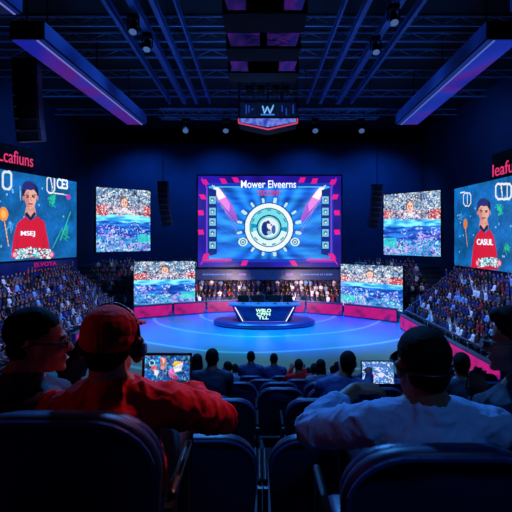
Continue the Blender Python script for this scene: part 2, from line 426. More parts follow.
board((LX0-.3, 38.5), (LX0-.3, 30.6), 1.25, 'far stretch of magenta board along the front of the right side stand')
board((LX0-.3, 30.4), (LX0-.3, 22.6), 1.25, 'near stretch of magenta board along the front of the right side stand')
board((-LX0+.3, 30.6), (-LX0+.3, 41.0), 1.25, 'magenta board along the front of the left side stand')
# handrail on the right stand front
t = thing('handrail', 'pale steel handrail along the front edge of the right side stand', 'rail', (LX0+.03, 30, LZ0-.248))
mb = MB(); mb.tube((0, -8, .75), (0, 8, .75), .035)
mb.build('rail', M['steel'], t)
for k in range(9): MB().tube((0, -8+k*2, 0), (0, -8+k*2, .75), .025).build('post', M['steel'], t)

# ================================================================== screens
# --- main video wall
YM = 48.0
main = Screen((at(198, 0, YM).x, YM), (at(341, 0, YM).x, YM), at(0, 267, YM).z, at(0, 176, YM).z, 18.5)
c = main.c; sc = main.w/143.
def U(x, y): return ((x-198)*sc, (y-176)*main.h/91.)
nz = smooth_noise(main.h, main.w, 20, 20)[..., 0]
c.a[:] = np.array((36, 22, 150))*(.75+.5*nz[..., None])
g = np.clip((c.yy/main.h), 0, 1)[..., None]
def P(pts): return [U(*p) for p in pts]
c.poly(P([(206, 183), (333, 183), (333, 262), (206, 262)]), (24, 60, 190))
inner = (c.xx > U(209, 0)[0]) & (c.xx < U(330, 0)[0]) & (c.yy > U(0, 187)[1]) & (c.yy < U(0, 259)[1])
st = smooth_noise(main.h, main.w, 5, 26)[..., 0]
c.a[inner] = (np.array((24, 92, 205))*(.7+.6*st[..., None]))[inner]
ang = np.arctan2(c.yy-U(0, 228)[1], np.abs(c.xx-U(269, 0)[0])); rad = np.hypot(c.xx-U(269, 0)[0], c.yy-U(0, 228)[1])/sc
ray = .5+.5*np.sin(ang*17+rad*.09); c.a[inner] += (ray[..., None]*np.array((20, 60, 60)))[inner]
for s_ in (-1, 1):
    X = lambda x: 269+s_*(x-269)
    def PP(pts): return [U(X(x), y) for x, y in pts]
    c.poly(PP([(214, 186), (222, 190), (233, 206), (239, 224), (226, 214), (217, 200)]), (210, 90, 220), .75)
    c.poly(PP([(213, 186), (221, 190), (230, 204), (229, 212), (217, 199)]), (250, 150, 240), .85)
    c.poly(PP([(212, 185), (219, 188), (226, 197), (219, 200)]), (255, 250, 255))
    for q in range(7):
        x, y = U(X(215+q*2), 196+q*3); x2, y2 = U(X(236+q), 222+q*4); c.line(x, y, x2, y2, 1.2, (150, 200, 250) if q % 2 else (90, 60, 200), .6)
    for k in range(16):
        yb = 190+k*4.2
        x, y = U(X(217+ (k*7) % 4), 215+k*2.5); x2, y2 = U(X(243-k*.6), 232+k*1.7); c.line(x, y, x2, y2, 1, (90, 190, 245), .35)
    c.poly(PP([(208, 188), (216.5, 190), (217, 254), (208, 256)]), (16, 40, 130))
    for yy in (200, 211.5, 222, 233, 245):
        c.rect(*sorted([U(X(209.5), 0)[0], U(X(215.8), 0)[0]])[:1], U(0, yy-3.6)[1], sorted([U(X(209.5), 0)[0], U(X(215.8), 0)[0]])[1], U(0, yy+3.6)[1], (120, 200, 230))
        x, y = U(X(212.5), yy); c.ell(x, y, 3.6, 3.6, (20, 70, 120)); c.ell(x, y+1, 2, 2, (240, 250, 255))
    for x, y, a_ in ((223.5, 181, 1), (205, 182, 1), (201, 213, 0), (201, 232, 0), (244.5, 263, -1), (203, 197, 1), (206, 256, -1), (236, 180, 1)):
        u_, v_ = U(X(x), y); d_ = a_*s_*4
        c.poly([(u_-6-d_*.6, v_-5), (u_+5-d_*.6, v_-5), (u_+6+d_*.6, v_+5), (u_-5+d_*.6, v_+5)], (238, 24, 140))
    a0 = U(X(203), 260); a1 = U(X(231), 260); c.line(*a0, *a1, 3.2, (236, 30, 150)); c.line(a0[0], a0[1]+4, a1[0]-6*s_, a1[1]+4, 1.2, (120, 40, 190))
    c.line(*U(X(202), 178), *U(X(207), 188), 2, (200, 30, 190)); c.line(*U(X(207), 188), *U(X(207), 254), 1.6, (150, 60, 230)); c.line(*U(X(207), 254), *U(X(201), 264), 2, (230, 30, 150))
    c.line(*U(X(209), 187), *U(X(240), 187), 1.3, (90, 200, 250))
x, y = U(269, 227.5)
for k in range(16):
    a = k*PI/8+.2; rr = 28.5*sc; 
    if k in (2, 3, 4, 5): rr = 27.5*sc
    xx, yy = x+rr*math.cos(a)*1.05, y+rr*math.sin(a)*.95; c.line(xx-3*math.cos(a), yy-3*math.sin(a), xx+3*math.cos(a), yy+3*math.sin(a), 5 if k % 3 else 7, (190, 235, 250))
for s_ in (-1, 1):
    u_, v_ = U(269+s_*26, 242); c.ell(u_, v_, 4.6*sc, 4.2*sc, (215, 245, 250)); c.ring(u_, v_, 2*sc, 3*sc, (30, 110, 170)); c.ell(u_, v_, 1.1*sc, 1.1*sc, (40, 120, 180))
c.ell(x, y, 25*sc, 25*sc, (12, 60, 130)); c.ell(x, y, 24*sc, 24*sc, (240, 252, 252)); c.ell(x, y, 19.6*sc, 19.6*sc, (20, 110, 160))
c.ell(x, y, 18.6*sc, 18.6*sc, (120, 225, 235))
q = np.arctan2(c.yy-y, c.xx-x); rd = np.hypot(c.xx-x, c.yy-y)/sc
c.put((rd < 18.6) & (q > .25) & (q < 2.9), (222, 250, 250)); c.put((rd < 18) & (np.abs(np.sin(q*1.0-.1)) < .13), (10, 150, 200)); c.put((rd < 18) & (rd > 16.6) & (np.sin(q*11) > .2), (30, 130, 170), .8)
c.ell(x, y, 12.6*sc, 12.6*sc, (14, 66, 110)); c.ell(x, y, 11.2*sc, 11.2*sc, (120, 215, 225)); c.ell(x, y, 9.6*sc, 9.6*sc, (226, 244, 250))
c.ell(x-3*sc, y+1*sc, 4.6*sc, 7*sc, (22, 52, 130)); c.ell(x+1.5*sc, y-2*sc, 3.5*sc, 4*sc, (246, 240, 250)); c.poly([(x-5*sc, y-4*sc), (x-1*sc, y-7.5*sc), (x+2*sc, y-4*sc)], (22, 52, 130))
c.ell(x+4.6*sc, y+2*sc, 2*sc, 4.5*sc, (60, 100, 170)); c.ell(x+.5*sc, y+5*sc, 2.5*sc, 2*sc, (170, 190, 230)); c.ell(x+2.3*sc, y-2.6*sc, .9*sc, .9*sc, (20, 40, 90))
c.a *= 1.0
t = thing('video_wall', 'huge central video wall with white round emblem and magenta edged frame', 'screen', (1.5, YM, main.z0))
main.frame(t, .15, .6); main.mesh('picture', M['led'], t)
main.text('Mower Elveerns', 241, 180.5, 296, 188, M['whiteled'], t, 'title_lettering', .012)
main.text('YSCCENT', 257, 190.5, 281, 195.5, M['pinkneon'], t, 'subtitle_lettering', .02)
# ticker band under it
tick = Screen((at(196, 0, YM).x, YM+.1), (at(340, 0, YM).x, YM+.1), at(0, 280, YM).z, at(0, 269.5, YM).z, 18)
c = tick.c; c.a[:] = (14, 32, 96); c.fuzz(4)
for x0, x1 in ((203, 232), (300, 332)):
    u0 = tick.uv(x0, 275)[0]; u1 = tick.uv(x1, 275)[0]
    uu = u0
    while uu < u1: ww = random.uniform(2, 6); c.rect(uu, 8, uu+ww, 11.5, (70, 120, 220)); uu += ww+1.2
for x0 in (239, 286): u0, v0 = tick.uv(x0, 275); c.rect(u0, 7, u0+14, 12, (120, 70, 190))
t = thing('ticker_screen', 'dark blue strip screen under the central video wall with small glowing words', 'screen', (1.5, YM, tick.z0))
tick.frame(t, .06, .4); tick.mesh('picture', M['led'], t)
# hanging cables of the main wall + legs
# --- crowd pictures
def crowd_picture(s, fx, fy, flip=False, bright=1.):
    c = s.c; w, h = s.w, s.h; v = c.yy/h; u = c.xx/w
    if flip: u = 1-u
    n1, n2, n5 = (smooth_noise(h, w, 1.7, 2.0)[..., 0] for _ in range(3)); n3 = smooth_noise(h, w, 8, 13)[..., 0]; n4 = smooth_noise(h, w, 2.6, 11)[..., 0]; n6 = smooth_noise(h, w, 3.2, 4)[..., 0]
    a = np.zeros((h, w, 3))
    def L(mask, base, hi, t):
        x = np.clip(t, 0, 1)[..., None]; col = np.array(base)*(1-x)+np.array(hi)*x; a[mask] = col[mask]
    vv = v+.05*(n3-.5)
    L(v < 2, (20, 70, 150), (120, 190, 230), n1)
    L(vv < .26, (22, 60, 110), (170, 205, 220), n1*.6+n6*.9-.3)
    m_ = (vv >= .26) & (vv < .42); L(m_, (50, 60, 110), (245, 225, 225), n1*.6+n6*.8-.25)
    m2 = m_ & ((u < .16+.1*n3) | (u > .82+.1*n3)); L(m2, (110, 30, 60), (235, 120, 120), n1)
    m_ = (vv >= .42) & (vv < .53); L(m_, (20, 110, 190), (130, 232, 245), n4*1.5-.1)
    m_ = (vv >= .53) & (vv < .76); L(m_, (8, 40, 130), (50, 130, 225), n4*1.2-.1)
    m_ = (vv >= .76); L(m_, (20, 70, 160), (70, 190, 220), n4*.7+n6*.5-.1)
    sp = (vv > .56) & (n1 > .64) & (n3 > .48); a[sp] = a[sp]*.25+np.array((205, 215, 255))*.75
    k = (vv > .6) & (n2 > .6) & (n6 > .45) & (np.abs(v-(.62+.34*u)) < .13); a[k] = a[k]*.25+np.array((205, 150, 225))*.75
    k = (v > .86) & (n5 > .66); a[k] = a[k]*.4+np.array((215, 120, 190))*.6
    k = (v > .7) & (n5 < .22); a[k] *= .5
    k = (vv < .42) & (n2 > .74); a[k] = a[k]*.35+np.array((245, 175, 140))*.65
    k = (vv < .42) & (n1 > .76); a[k] = a[k]*.3+np.array((245, 250, 255))*.7
    k = (vv < .42) & (n5 < .25); a[k] *= .45
    m_ = (u > .76) & (v > .72) & (v < .87); a[m_] = a[m_]*.45+np.array((50, 215, 180))*.55
    c.a[:] = a
    X, Y = fx*w, fy*h
    c.poly([(X-.17*w, Y+.17*h), (X-.05*w, Y+.09*h), (X+.05*w, Y+.09*h), (X+.17*w, Y+.17*h)], (236, 226, 240), .55)
    c.ell(X, Y-.012*h, .075*w, .098*h, (120, 70, 60), .8); c.ell(X, Y+.01*h, .056*w, .078*h, (240, 190, 165), .85)
    c.ell(X-.024*w, Y-.004*h, .013*w, .011*h, (120, 50, 50), .8); c.ell(X+.024*w, Y-.004*h, .013*w, .011*h, (120, 50, 50), .8); c.ell(X, Y+.045*h, .024*w, .012*h, (200, 80, 70), .8)
    k_ = smooth_noise(h, w, 1.5, 1.5)[..., 0]; m_ = (v < .42) & (k_ > .8); c.a[m_] = c.a[m_]*.4+np.array((235, 225, 230))*.6; m_ = (v < .42) & (k_ < .2); c.a[m_] *= .6
    c.a *= bright*1.2
def mid_screen(name, label, P3, z0, z1, ppm, fx, fy, flip, bright=1.):
    s = Screen(P3[0], P3[1], z0, z1, ppm*1.35); crowd_picture(s, fx, fy, flip, bright)
    m_ = (s.P+s.Q)/2
    t = thing(name, label, 'screen', (m_.x, m_.y, z0), 0, 'screens showing the crowd')
    s.frame(t, .07, .35); s.mesh('picture', M['led'], t); return s, t
def gp(x, d): return (at(x, 0, d).x, d)
# upper left: heights 65 -> 60 px ; upper right 60 -> 67 px
zt = 8+50*44.2/440; zb = 8-15*44.2/440
s_, ul = mid_screen('video_screen', 'upper left hanging screen showing a crowd scene beside the huge left portrait screen', (gp(96, 44.2), gp(150, 47.9)), zb, zt, 12, .5, .22, False)
zt = 8+42*47.5/440; zb = 8-17.6*47.5/440
s_, ur = mid_screen('video_screen', 'upper right hanging screen showing a crowd scene beside the huge right portrait screen', (gp(384, 47.5), gp(441, 42.6)), zb, zt, 12, .49, .22, True)
s_, ll = mid_screen('video_screen', 'lower left screen with crowd scene standing above magenta board beside the stage', (gp(134, 45.3), gp(195, 46.6)), at(0, 303.5, 46.2).z, at(0, 261.3, 46.2).z, 12, .5, .2, False, 1.)
s_, lr = mid_screen('video_screen', 'lower right screen with crowd scene standing above magenta board beside the stage', (gp(341, 46.6), gp(403, 42.8)), .75, 5.15, 12, .49, .22, True, 1.)
# support posts of the lower screens
for t_, pts in ((ll, ((-12.0, 45.8), (-6.9, 46.9))), (lr, ((9.4, 46.8), (13.9, 43.6)))):
    for px_, py_ in pts: MB().b2(px_-.08, py_-.08+.35, .005, px_+.08, py_+.08+.35, 3.5).build('post', M['black'], t_, True)

# --- big portrait screens
def portrait(P, Q, z0, z1, name, label, fn):
    s = Screen(P, Q, z0, z1, 16); c = s.c
    n3 = smooth_noise(s.h, s.w, 14, 16)[..., 0]; n1 = smooth_noise(s.h, s.w, 3, 3)[..., 0]
    c.a[:] = np.array((16, 84, 160))*(.75+.5*n3[..., None])+np.array((0, 30, 20))*n1[..., None]
    fn(s, c); m_ = (s.P+s.Q)/2
    t = thing(name, label, 'screen', (m_.x, m_.y, z0)); s.frame(t, .12, .35); s.mesh('picture', M['led'], t); return s, t
def player(s, c, X, Y, k, bodypts, flip):
    """X, Y photo pixel of the face centre"""
    def p(dx, dy): return s.uv(X+dx*k, Y+dy*k)
    def pp(l): return [p(*q) for q in l]
    def E(dx, dy, rx, ry, col, al=1.):
        a = p(dx, dy); b = p(dx+rx, dy); d = p(dx, dy+ry); c.ell(a[0], a[1], abs(b[0]-a[0]), abs(d[1]-a[1]), col, al)
    c.poly(pp([(-4, 8), (4, 8), (6, 18), (0, 22), (-6, 18)]), (214, 150, 140))
    c.poly([s.uv(*q) for q in bodypts], (214, 20, 50))
    c.poly(pp([(-6, 17), (-3.5, 15), (0, 20), (3.5, 15), (6, 17), (0, 24)]), (30, 20, 60))
    c.poly(pp([(-3.2, 14), (3.2, 14), (0, 20)]), (225, 165, 150))
    E(0, -5, 8, 10, (24, 26, 70)); E(-1.5, -10, 6.5, 6, (40, 44, 120))
    c.poly(pp([(-6.3, -3), (-5.6, 5), (-2.8, 10.6), (0, 12), (2.8, 10.6), (5.6, 5), (6.3, -3), (4, -7), (-4, -7)]), (236, 178, 160))
    c.poly(pp([(-6.3, -3), (-5.6, 5), (-2.8, 10.6), (-1, 11), (-2, -6)]), (190, 110, 110), .6)
    E(-7, 1, 1.1, 2.4, (200, 130, 120)); E(7, 1, 1.1, 2.4, (200, 130, 120))
    c.line(*p(-4.6, -2), *p(-1.6, -1.4), 1.3, (60, 30, 40)); c.line(*p(1.6, -1.4), *p(4.6, -2), 1.3, (60, 30, 40))
    c.line(*p(-4, 0), *p(-1.8, 0), 1.6, (40, 24, 50)); c.line(*p(1.8, 0), *p(4, 0), 1.6, (40, 24, 50))
    c.line(*p(.3, 0), *p(.6, 4), 1, (180, 100, 96)); c.line(*p(-2, 7), *p(2, 7), 1.6, (170, 40, 60)); c.line(*p(-1.5, 9.4), *p(1.5, 9.4), 1, (190, 120, 110))
def keyboard(s, c, x0, y0, x1, y1):
    for k in range(240):
        x = random.uniform(x0, x1); y = random.uniform(y0, y1) + (abs((x-(x0+x1)/2)/(x1-x0))*4)
        u_, v_ = s.uv(x, y); q = random.choice(((240, 250, 255), (90, 200, 210), (30, 90, 130), (200, 235, 240))); c.rect(u_-1.5, v_-1, u_+1.5, v_+1.2, q)
    for x in (x0-1, x1+1):
        u_, v_ = s.uv(x, y1-2); c.ell(u_, v_, 5, 4.5, (230, 70, 110)); c.ell(u_, v_, 3, 3, (245, 180, 200))
def scribble(s, c, x, y, r, col, n=14):
    for k in range(n):
        a = random.uniform(0, 6.28); q = random.uniform(.3, 1)*r; b = a+random.uniform(1, 3)
        p0 = s.uv(x+q*math.cos(a)*.7, y+q*math.sin(a)*1.2); p1 = s.uv(x+q*math.cos(b)*.5, y+q*math.sin(b)*.9); c.line(*p0, *p1, 1.3, col, .75)
def ringbox(s, c, x0, y0, x1, y1, wd, col):
    P4 = [(x0+1.5, y0), (x1-1.5, y0), (x1, y0+2.5), (x1, y1-3), (x1-2, y1), (x0+2, y1), (x0, y1-3), (x0, y0+2.5)]
    for a, b in zip(P4, P4[1:]+P4[:1]): c.line(*s.uv(*a), *s.uv(*b), wd, col)
def left_pic(s, c):
    for k in range(26):
        x = random.uniform(-30, 74); y = random.uniform(180, 258); c.ell(*s.uv(x, y), 1.4, 1.4, (130, 200, 240))
    scribble(s, c, 52, 200, 8, (40, 220, 150)); scribble(s, c, 65, 232, 8, (40, 200, 140), 10); scribble(s, c, 9, 228, 8, (90, 170, 230), 8)
    c.line(*s.uv(60, 240), *s.uv(70, 212), 1.6, (60, 220, 160)); c.line(*s.uv(52, 248), *s.uv(62, 228), 1.2, (60, 200, 170))
    u_, v_ = s.uv(3, 214); c.ell(u_, v_, 7, 9, (250, 150, 60)); c.ell(u_, v_, 4, 5, (255, 190, 90)); c.line(*s.uv(4, 222), *s.uv(8, 246), 1.5, (240, 180, 110))
    ringbox(s, c, 2.2, 172, 10.8, 189, 3.4, (225, 235, 250)); ringbox(s, c, 46.5, 177, 54, 193, 2.4, (235, 240, 250))
    c.line(*s.uv(50, 178), *s.uv(52, 188), 2, (235, 240, 250)); c.line(*s.uv(54, 193), *s.uv(66, 195), 1.6, (235, 240, 250))
    c.ell(*s.uv(68, 197), 4.5, 4.5, (190, 70, 180)); c.line(*s.uv(19.5, 186), *s.uv(20, 200), 1.4, (140, 200, 240))
    player(s, c, 30, 197, 1., [(10.5, 258), (13, 236), (17, 223), (25, 216.5), (30, 221), (37, 216.5), (44, 222), (47, 238), (51, 258)], False)
    c.line(*s.uv(17, 240), *s.uv(16, 252), 1, (150, 10, 40)); c.line(*s.uv(43, 238), *s.uv(44, 250), 1, (150, 10, 40))
    keyboard(s, c, 15, 247.5, 50, 256.5)
def right_pic(s, c):
    for k in range(26):
        x = random.uniform(458, 540); y = random.uniform(190, 262); c.ell(*s.uv(x, y), 1.4, 1.4, (130, 200, 240))
    scribble(s, c, 500, 210, 7, (40, 220, 150)); scribble(s, c, 508, 248, 7, (40, 200, 140), 10); scribble(s, c, 461, 216, 5, (90, 170, 230), 8)
    u_, v_ = s.uv(466, 224); c.ell(u_, v_, 6, 8, (240, 130, 70), .9); c.line(*s.uv(466, 228), *s.uv(468, 246), 1.5, (230, 150, 110))
    ringbox(s, c, 496.5, 184, 512, 199, 3, (235, 242, 252)); c.line(*s.uv(502, 186), *s.uv(503, 196), 2.4, (235, 242, 252)); c.line(*s.uv(508, 184), *s.uv(508, 197), 2.4, (235, 242, 252))
    ringbox(s, c, 464, 193, 471.5, 206, 1.8, (235, 242, 252)); c.line(*s.uv(461, 193), *s.uv(465, 192), 1.6, (235, 242, 252)); c.line(*s.uv(468, 194), *s.uv(468, 204), 1.6, (225, 240, 252))
    player(s, c, 484.5, 212, .86, [(471.5, 268), (474, 246), (476.5, 236), (482, 229), (486, 233), (490, 229), (494.5, 236), (497, 250), (499, 270)], True)
    keyboard(s, c, 479, 257, 499, 265)
PL, t = portrait((-22.3, 29.4), gp(76, 43.4), 8-20*43.4/440, 8+55*43.4/440, 'portrait_screen', 'huge left wall screen showing a player in a red shirt', left_pic)
PL.text('CE3', 56, 179, 67, 189, M['whiteled'], t, 'lettering', .02); PL.text('MSEJ', 20, 231, 34, 237, M['whiteled'], t, 'lettering', .01)
PR, t = portrait(gp(455, 43.4), (19.9, 29.0), 8-28*43.4/440, 8+48*43.4/440, 'portrait_screen', 'huge right wall screen showing a player in a red shirt', right_pic)
PR.text('CASUL', 478, 239, 494, 245, M['whiteled'], t, 'lettering', .01)
# neon names above them and fascias below
for s, body, bx_, lab in ((PL, 'Lcafiuns', (-3, 151, 32, 164), 'pink neon lettering on the wall above the left portrait screen'), (PR, 'Ieafuns', (494, 160, 527, 173), 'pink neon lettering on the wall above the right portrait screen')):
    a = s.uv(bx_[0], 157); b = s.uv(bx_[2], 157)
    o = s.text(body, *bx_, M['pinkneon'], None, 'neon_lettering', .0, .12)
    mid = s.pt((a[0]+b[0])/2, 0); t = thing('neon_sign', lab, 'sign', (mid.x, mid.y, s.z1+.5))
    o.parent = t; o.matrix_parent_inverse = Matrix.Translation(t.location).inverted()
    a_ = math.atan2(s.u.y, s.u.x)
    cpos = (Vector((mid.x, mid.y, 0))-s.n*.2)
    MB().box((cpos.x, cpos.y, s.z1+1.22), (abs(b[0]-a[0])*s.L/s.w+.8, .25, 1.9), Euler((0, 0, a_))).build('backing', M['black'], t, True)
for s, lab in ((PL, 'dark fascia with small pink glowing words under the left portrait screen'), (PR, 'dark fascia with small pink glowing words under the right portrait screen')):
    m_ = (s.P+s.Q)/2; a_ = math.atan2(s.u.y, s.u.x)
    t = thing('fascia_board', lab, 'board', (m_.x, m_.y, s.z0-.8))
    MB().box((m_.x, m_.y, s.z0-.8), (s.L, .3, 1.3), Euler((0, 0, a_))).build('panel', M['gloss'], t, True)
    k = .72 if s is PL else .3
    for wd, hh, dz, q, txt in ((2.6, .34, -.45, k, 'VLCKOA'), (3.0, .12, -.95, k-.05, '______')):
        me = text_mesh('ELVOTA', wd, hh, .03, .02) if dz > -.6 else None
        pos = s.P+s.u*(s.L*q)+s.n*.2+Vector((0, 0, s.z0+dz))
        if me:
            me.transform(Matrix.Translation(pos) @ Matrix.Rotation(a_, 4, 'Z')); linkmesh('lettering', me, M['magenta'], t, True)
        else: MB().box(pos, (wd, .05, hh), Euler((0, 0, a_))).build('light_strip', emit('dim_red_led', (150, 20, 50), .7), t, True)

# ================================================================== caster desk
DX, DY = .75, 40.5
t = thing('stage_platform', 'low dark blue oval stage platform under the caster desk', 'platform', (DX, DY, 0))
def oval(rx, ry, z, n=48): return [(rx*math.cos(2*PI*i/n), ry*math.sin(2*PI*i/n), z) for i in range(n)]
MB().loft([oval(4.5, 2.6, .005), oval(4.65, 2.7, .1), oval(4.65, 2.7, .36), oval(4.5, 2.6, .45)]).build('deck', mat('platform_blue', (16, 44, 120), .3), t, smooth=False)
MB().loft([oval(4.68, 2.72, .16), oval(4.68, 2.72, .2)]).build('edge_light', emit('edge_blue', (40, 110, 220), .5), t)
t = thing('caster_desk', 'curved blue caster desk with glowing lettering and slanted white light lines', 'desk', (DX, DY-.3, .455))
def arcpts(w, y, bow, z, n=14): return [Vector((w*(-1+2*i/n), y-bow*(1-((-1+2*i/n))**2), z)) for i in range(n+1)]
def slab(w0, w1, z0, z1, yf, bow, dep):
    a = arcpts(w0, yf, bow, z0)+[Vector((w0, yf+dep, z0)), Vector((-w0, yf+dep, z0))]
    b = arcpts(w1, yf, bow, z1)+[Vector((w1, yf+dep, z1)), Vector((-w1, yf+dep, z1))]
    return MB().loft([a, b])
slab(2.3, 2.9, 0.01, 1.42, -.9, .5, 1.1).build('body', M['gloss'], t)
slab(3.2, 3.25, 1.42, 1.53, -1.05, .55, 1.5).build('desk_top', mat('desk_top_white', (90, 116, 165), .3), t)
for s_ in (-1, 1):
    MB().path([(s_*2.62, -1.03, 1.3), (s_*1.9, -1.28, .08)], .045).build('light_line', M['whiteled'], t)
MB().path([(-1.9, -1.27, .07), (0, -1.47, .07), (1.9, -1.27, .07)], .02).build('light_line', emit('violet_line', (120, 110, 240), 1), t)
for body, z, wd, hh in (('WBLO', 1.07, 1.35, .3), ('CPFH', .75, 1.2, .28), ('TLL', .43, .95, .26)):
    me = text_mesh(body, wd, hh, .03, .03); me.transform(Matrix.Translation((-.1, -1.47, z))); linkmesh('lettering', me, emit('mint_led', (190, 250, 225), 1.4), t)
# equipment on the desk
for k, (x, wd) in enumerate(((-1.9, .62), (-.55, .62), (.95, .62), (2.1, .55))):
    mt = thing('monitor', ['small dark monitor at the left end of the caster desk', 'small dark monitor left of centre on the caster desk', 'small dark monitor right of centre on the caster desk', 'small dark monitor at the right end of the caster desk'][k], 'monitor', (DX+x, DY-1.0, 1.99), 0, 'monitors on the caster desk')
    mt.scale = (1.6,)*3; MB().b2(-wd/2, -.03, .1, wd/2, .03, .5).build('casing', M['plastic'], mt)
    MB().b2(-wd/2+.03, .03, .13, wd/2-.03, .035, .47).build('screen', emit('monitor_blue', (90, 160, 240), 1), mt)
    MB().b2(-.12, -.1, 0, .12, .1, .02).tube((0, 0, .01), (0, 0, .14), .025).build('stand', M['plastic'], mt)
for k, x in enumerate((-1.2, .2, 1.5)):
    mt = thing('microphone', ['desk microphone between the two left monitors', 'desk microphone in the middle of the caster desk', 'desk microphone between the two right monitors'][k], 'microphone', (DX+x, DY-1.15, 1.99), 0, 'microphones on the caster desk')
    MB().tube((0, 0, 0), (0, 0, .02), .07).path([(0, 0, .02), (0, .05, .25), (0, .18, .34)], .012).build('stem', M['steel'], mt)
    MB().ell((0, .2, .35), (.03, .05, .03)).build('capsule', M['plastic'], mt)

# ================================================================== ceiling
gB = 'long pipes and girders running front to back under the ceiling'
beamm = mat('girder_blue', (60, 90, 150), .5, .3, nscale=.5)
def sky_beam(x0, y0, y1, z, wd, hh, lab, m=None):
    t = thing('ceiling_girder', lab, 'girder', (x0, (y0+y1)/2, z), 0, gB)
    mb = MB(); L = (y1-y0)/2; mb.b2(-wd/2, -L, -.03, wd/2, L, .03); mb.b2(-wd/2, -L, hh-.05, wd/2, L, hh)
    mb.build('flange', m or beamm, t); MB().b2(-.03, -L, 0.02, .03, L, hh-.02).build('web', m or beamm, t)
ordn = ['outermost', 'second', 'third', 'innermost']
for s_ in (-1, 1):
    for k, (X, wd) in enumerate(((9.0 if s_ > 0 else 8.6, .24), (7.7 if s_ > 0 else 7.1, .42), (5.9, .3), (4.6, .14))):
        sky_beam(s_*X if s_ < 0 else X+.5, 12, 44, 21.3, wd, .5, '%s blue lit girder on the %s side of the ceiling' % (ordn[k], 'left' if s_ < 0 else 'right'))
names = ['nearest', 'second nearest', 'third nearest', 'fourth nearest', 'fifth nearest', 'sixth nearest', 'seventh nearest', 'farthest']
purl = mat('purlin_blue', (150, 165, 215), .5, .3)
for k, y in enumerate((19.5, 24.5, 28.9, 31.2, 34, 38.2, 43.5, 50)):
    t = thing('ceiling_purlin', '%s thin cross girder spanning the ceiling from side to side' % names[k], 'girder', (0, y, 21.95), 0, 'cross girders under the ceiling')
    MB().b2(-WX+.1, -.06, -.12, WX-.1, .06, .0).b2(-WX+.1, -.05, .5, WX-.1, .05, .62).build('chord', purl, t)
    mb = MB(); x = -WX+.3; i = 0
    while x < WX-1.4:
        mb.tube((x, 0, -.02 if i % 2 else .5), (x+1.2, 0, .5 if i % 2 else -.02), .025, None, 4); x += 1.2; i += 1
    mb.build('lattice', purl, t)

def gantry(pn0, pn1, pf0, pf1, yn, yf, z, h, lab, inner, stops, rail=True):
    """hanging LED bridge: pn0/pn1 the near end's left/right x, pf0/pf1 the far end's"""
    cx = (pn0+pn1+pf0+pf1)/4
    t = thing('led_gantry', lab, 'gantry', (cx, (yn+yf)/2, z), 0, 'long LED lit bridges hanging under the ceiling')
    def q(x, y, zz): return Vector((x-cx, y-(yn+yf)/2, zz))
    MB().loft([[q(pn0, yn, .06), q(pn1, yn, .06), q(pn1, yn, h), q(pn0, yn, h)], [q(pf0, yf, .06), q(pf1, yf, .06), q(pf1, yf, h), q(pf0, yf, h)]]).build('housing', M['black'], t)
    e = .12
    n = (pn1-pn0); f = (pf1-pf0)
    m1 = emit_ramp('gantry_glow', stops, .55, .16, (1, 1, 1))
    def strip(a, b, zz, mm, nm):
        MB().loft([[q(pn0+n*a, yn+.05, zz), q(pn0+n*b, yn+.05, zz), q(pn0+n*b, yn+.05, zz+.05), q(pn0+n*a, yn+.05, zz+.05)], [q(pf0+f*a, yf-.05, zz), q(pf0+f*b, yf-.05, zz), q(pf0+f*b, yf-.05, zz+.05), q(pf0+f*a, yf-.05, zz+.05)]]).build(nm, mm, t)
    if inner > 0: strip(.04, .72, 0, m1, 'underside_glow'); strip(.76, .82, -.02, emit('tube_white', (120, 130, 230), .7), 'light_tube'); strip(.86, .97, 0.01, emit('tube_blue', (18, 40, 140), .5), 'underside_glow')
    else: strip(.28, .96, 0, m1, 'underside_glow'); strip(.2, .25, -.02, emit('tube_white', (90, 120, 230), .7), 'light_tube'); strip(.03, .16, 0.01, emit('tube_blue', (18, 50, 150), .5), 'underside_glow')
    # inner side face; the blue light falling on it is painted as glow
    xn, xf, sg = (pn1, pf1, 1) if inner > 0 else (pn0, pf0, -1)
    m2 = emit_ramp('gantry_side_wash', [(0.3, (4, 16, 70)), (.5, (10, 40, 140)), (.7, (22, 66, 190))], .55, .25)
    MB().loft([[q(xn+sg*.01, yn+.05, .12), q(xn+sg*.06, yn+.05, .12), q(xn+sg*.06, yn+.05, h-.05), q(xn+sg*.01, yn+.05, h-.05)], [q(xf+sg*.01, yf-.05, .12), q(xf+sg*.06, yf-.05, .12), q(xf+sg*.06, yf-.05, h-.05), q(xf+sg*.01, yf-.05, h-.05)]]).build('side_wash', m2, t)
    for yy in (yn+2, (yn+yf)/2, yf-2):
        k = (yy-yn)/(yf-yn); xx = (pn0+pn1)/2*(1-k)+(pf0+pf1)/2*k
        MB().tube(q(xx, yy, h), q(xx, yy, TOP-z-.02), .04).build('hanger', M['black'], t)
pur = [(.36, (36, 40, 190)), (.5, (90, 20, 170)), (.6, (105, 10, 150)), (.72, (50, 40, 200))]
gantry(at(10, 0, 22.8).x, at(44, 0, 22.8).x, at(127, 0, 40).x, at(146, 0, 40).x, 22.8, 40, 18.2, 1.0, 'long hanging bridge on the left glowing purple and blue underneath', 1, pur)
gantry(at(487, 0, 22.8).x, at(522, 0, 22.8).x, at(396, 0, 40).x, at(418, 0, 40).x, 22.8, 40, 18.2, 1.0, 'long hanging bridge on the right glowing blue and violet underneath', -1, [(.36, (16, 50, 190)), (.5, (30, 60, 210)), (.62, (100, 30, 180)), (.72, (20, 40, 190))])
gantry(-14.2, -12.2, -13.0, -11.5, 13.5, 21.6, 18.9, 1.2, 'shorter bridge segment in the top left corner nearest the viewer', 1, [(.3, (4, 10, 40)), (.55, (16, 22, 80)), (.68, (60, 10, 70))])
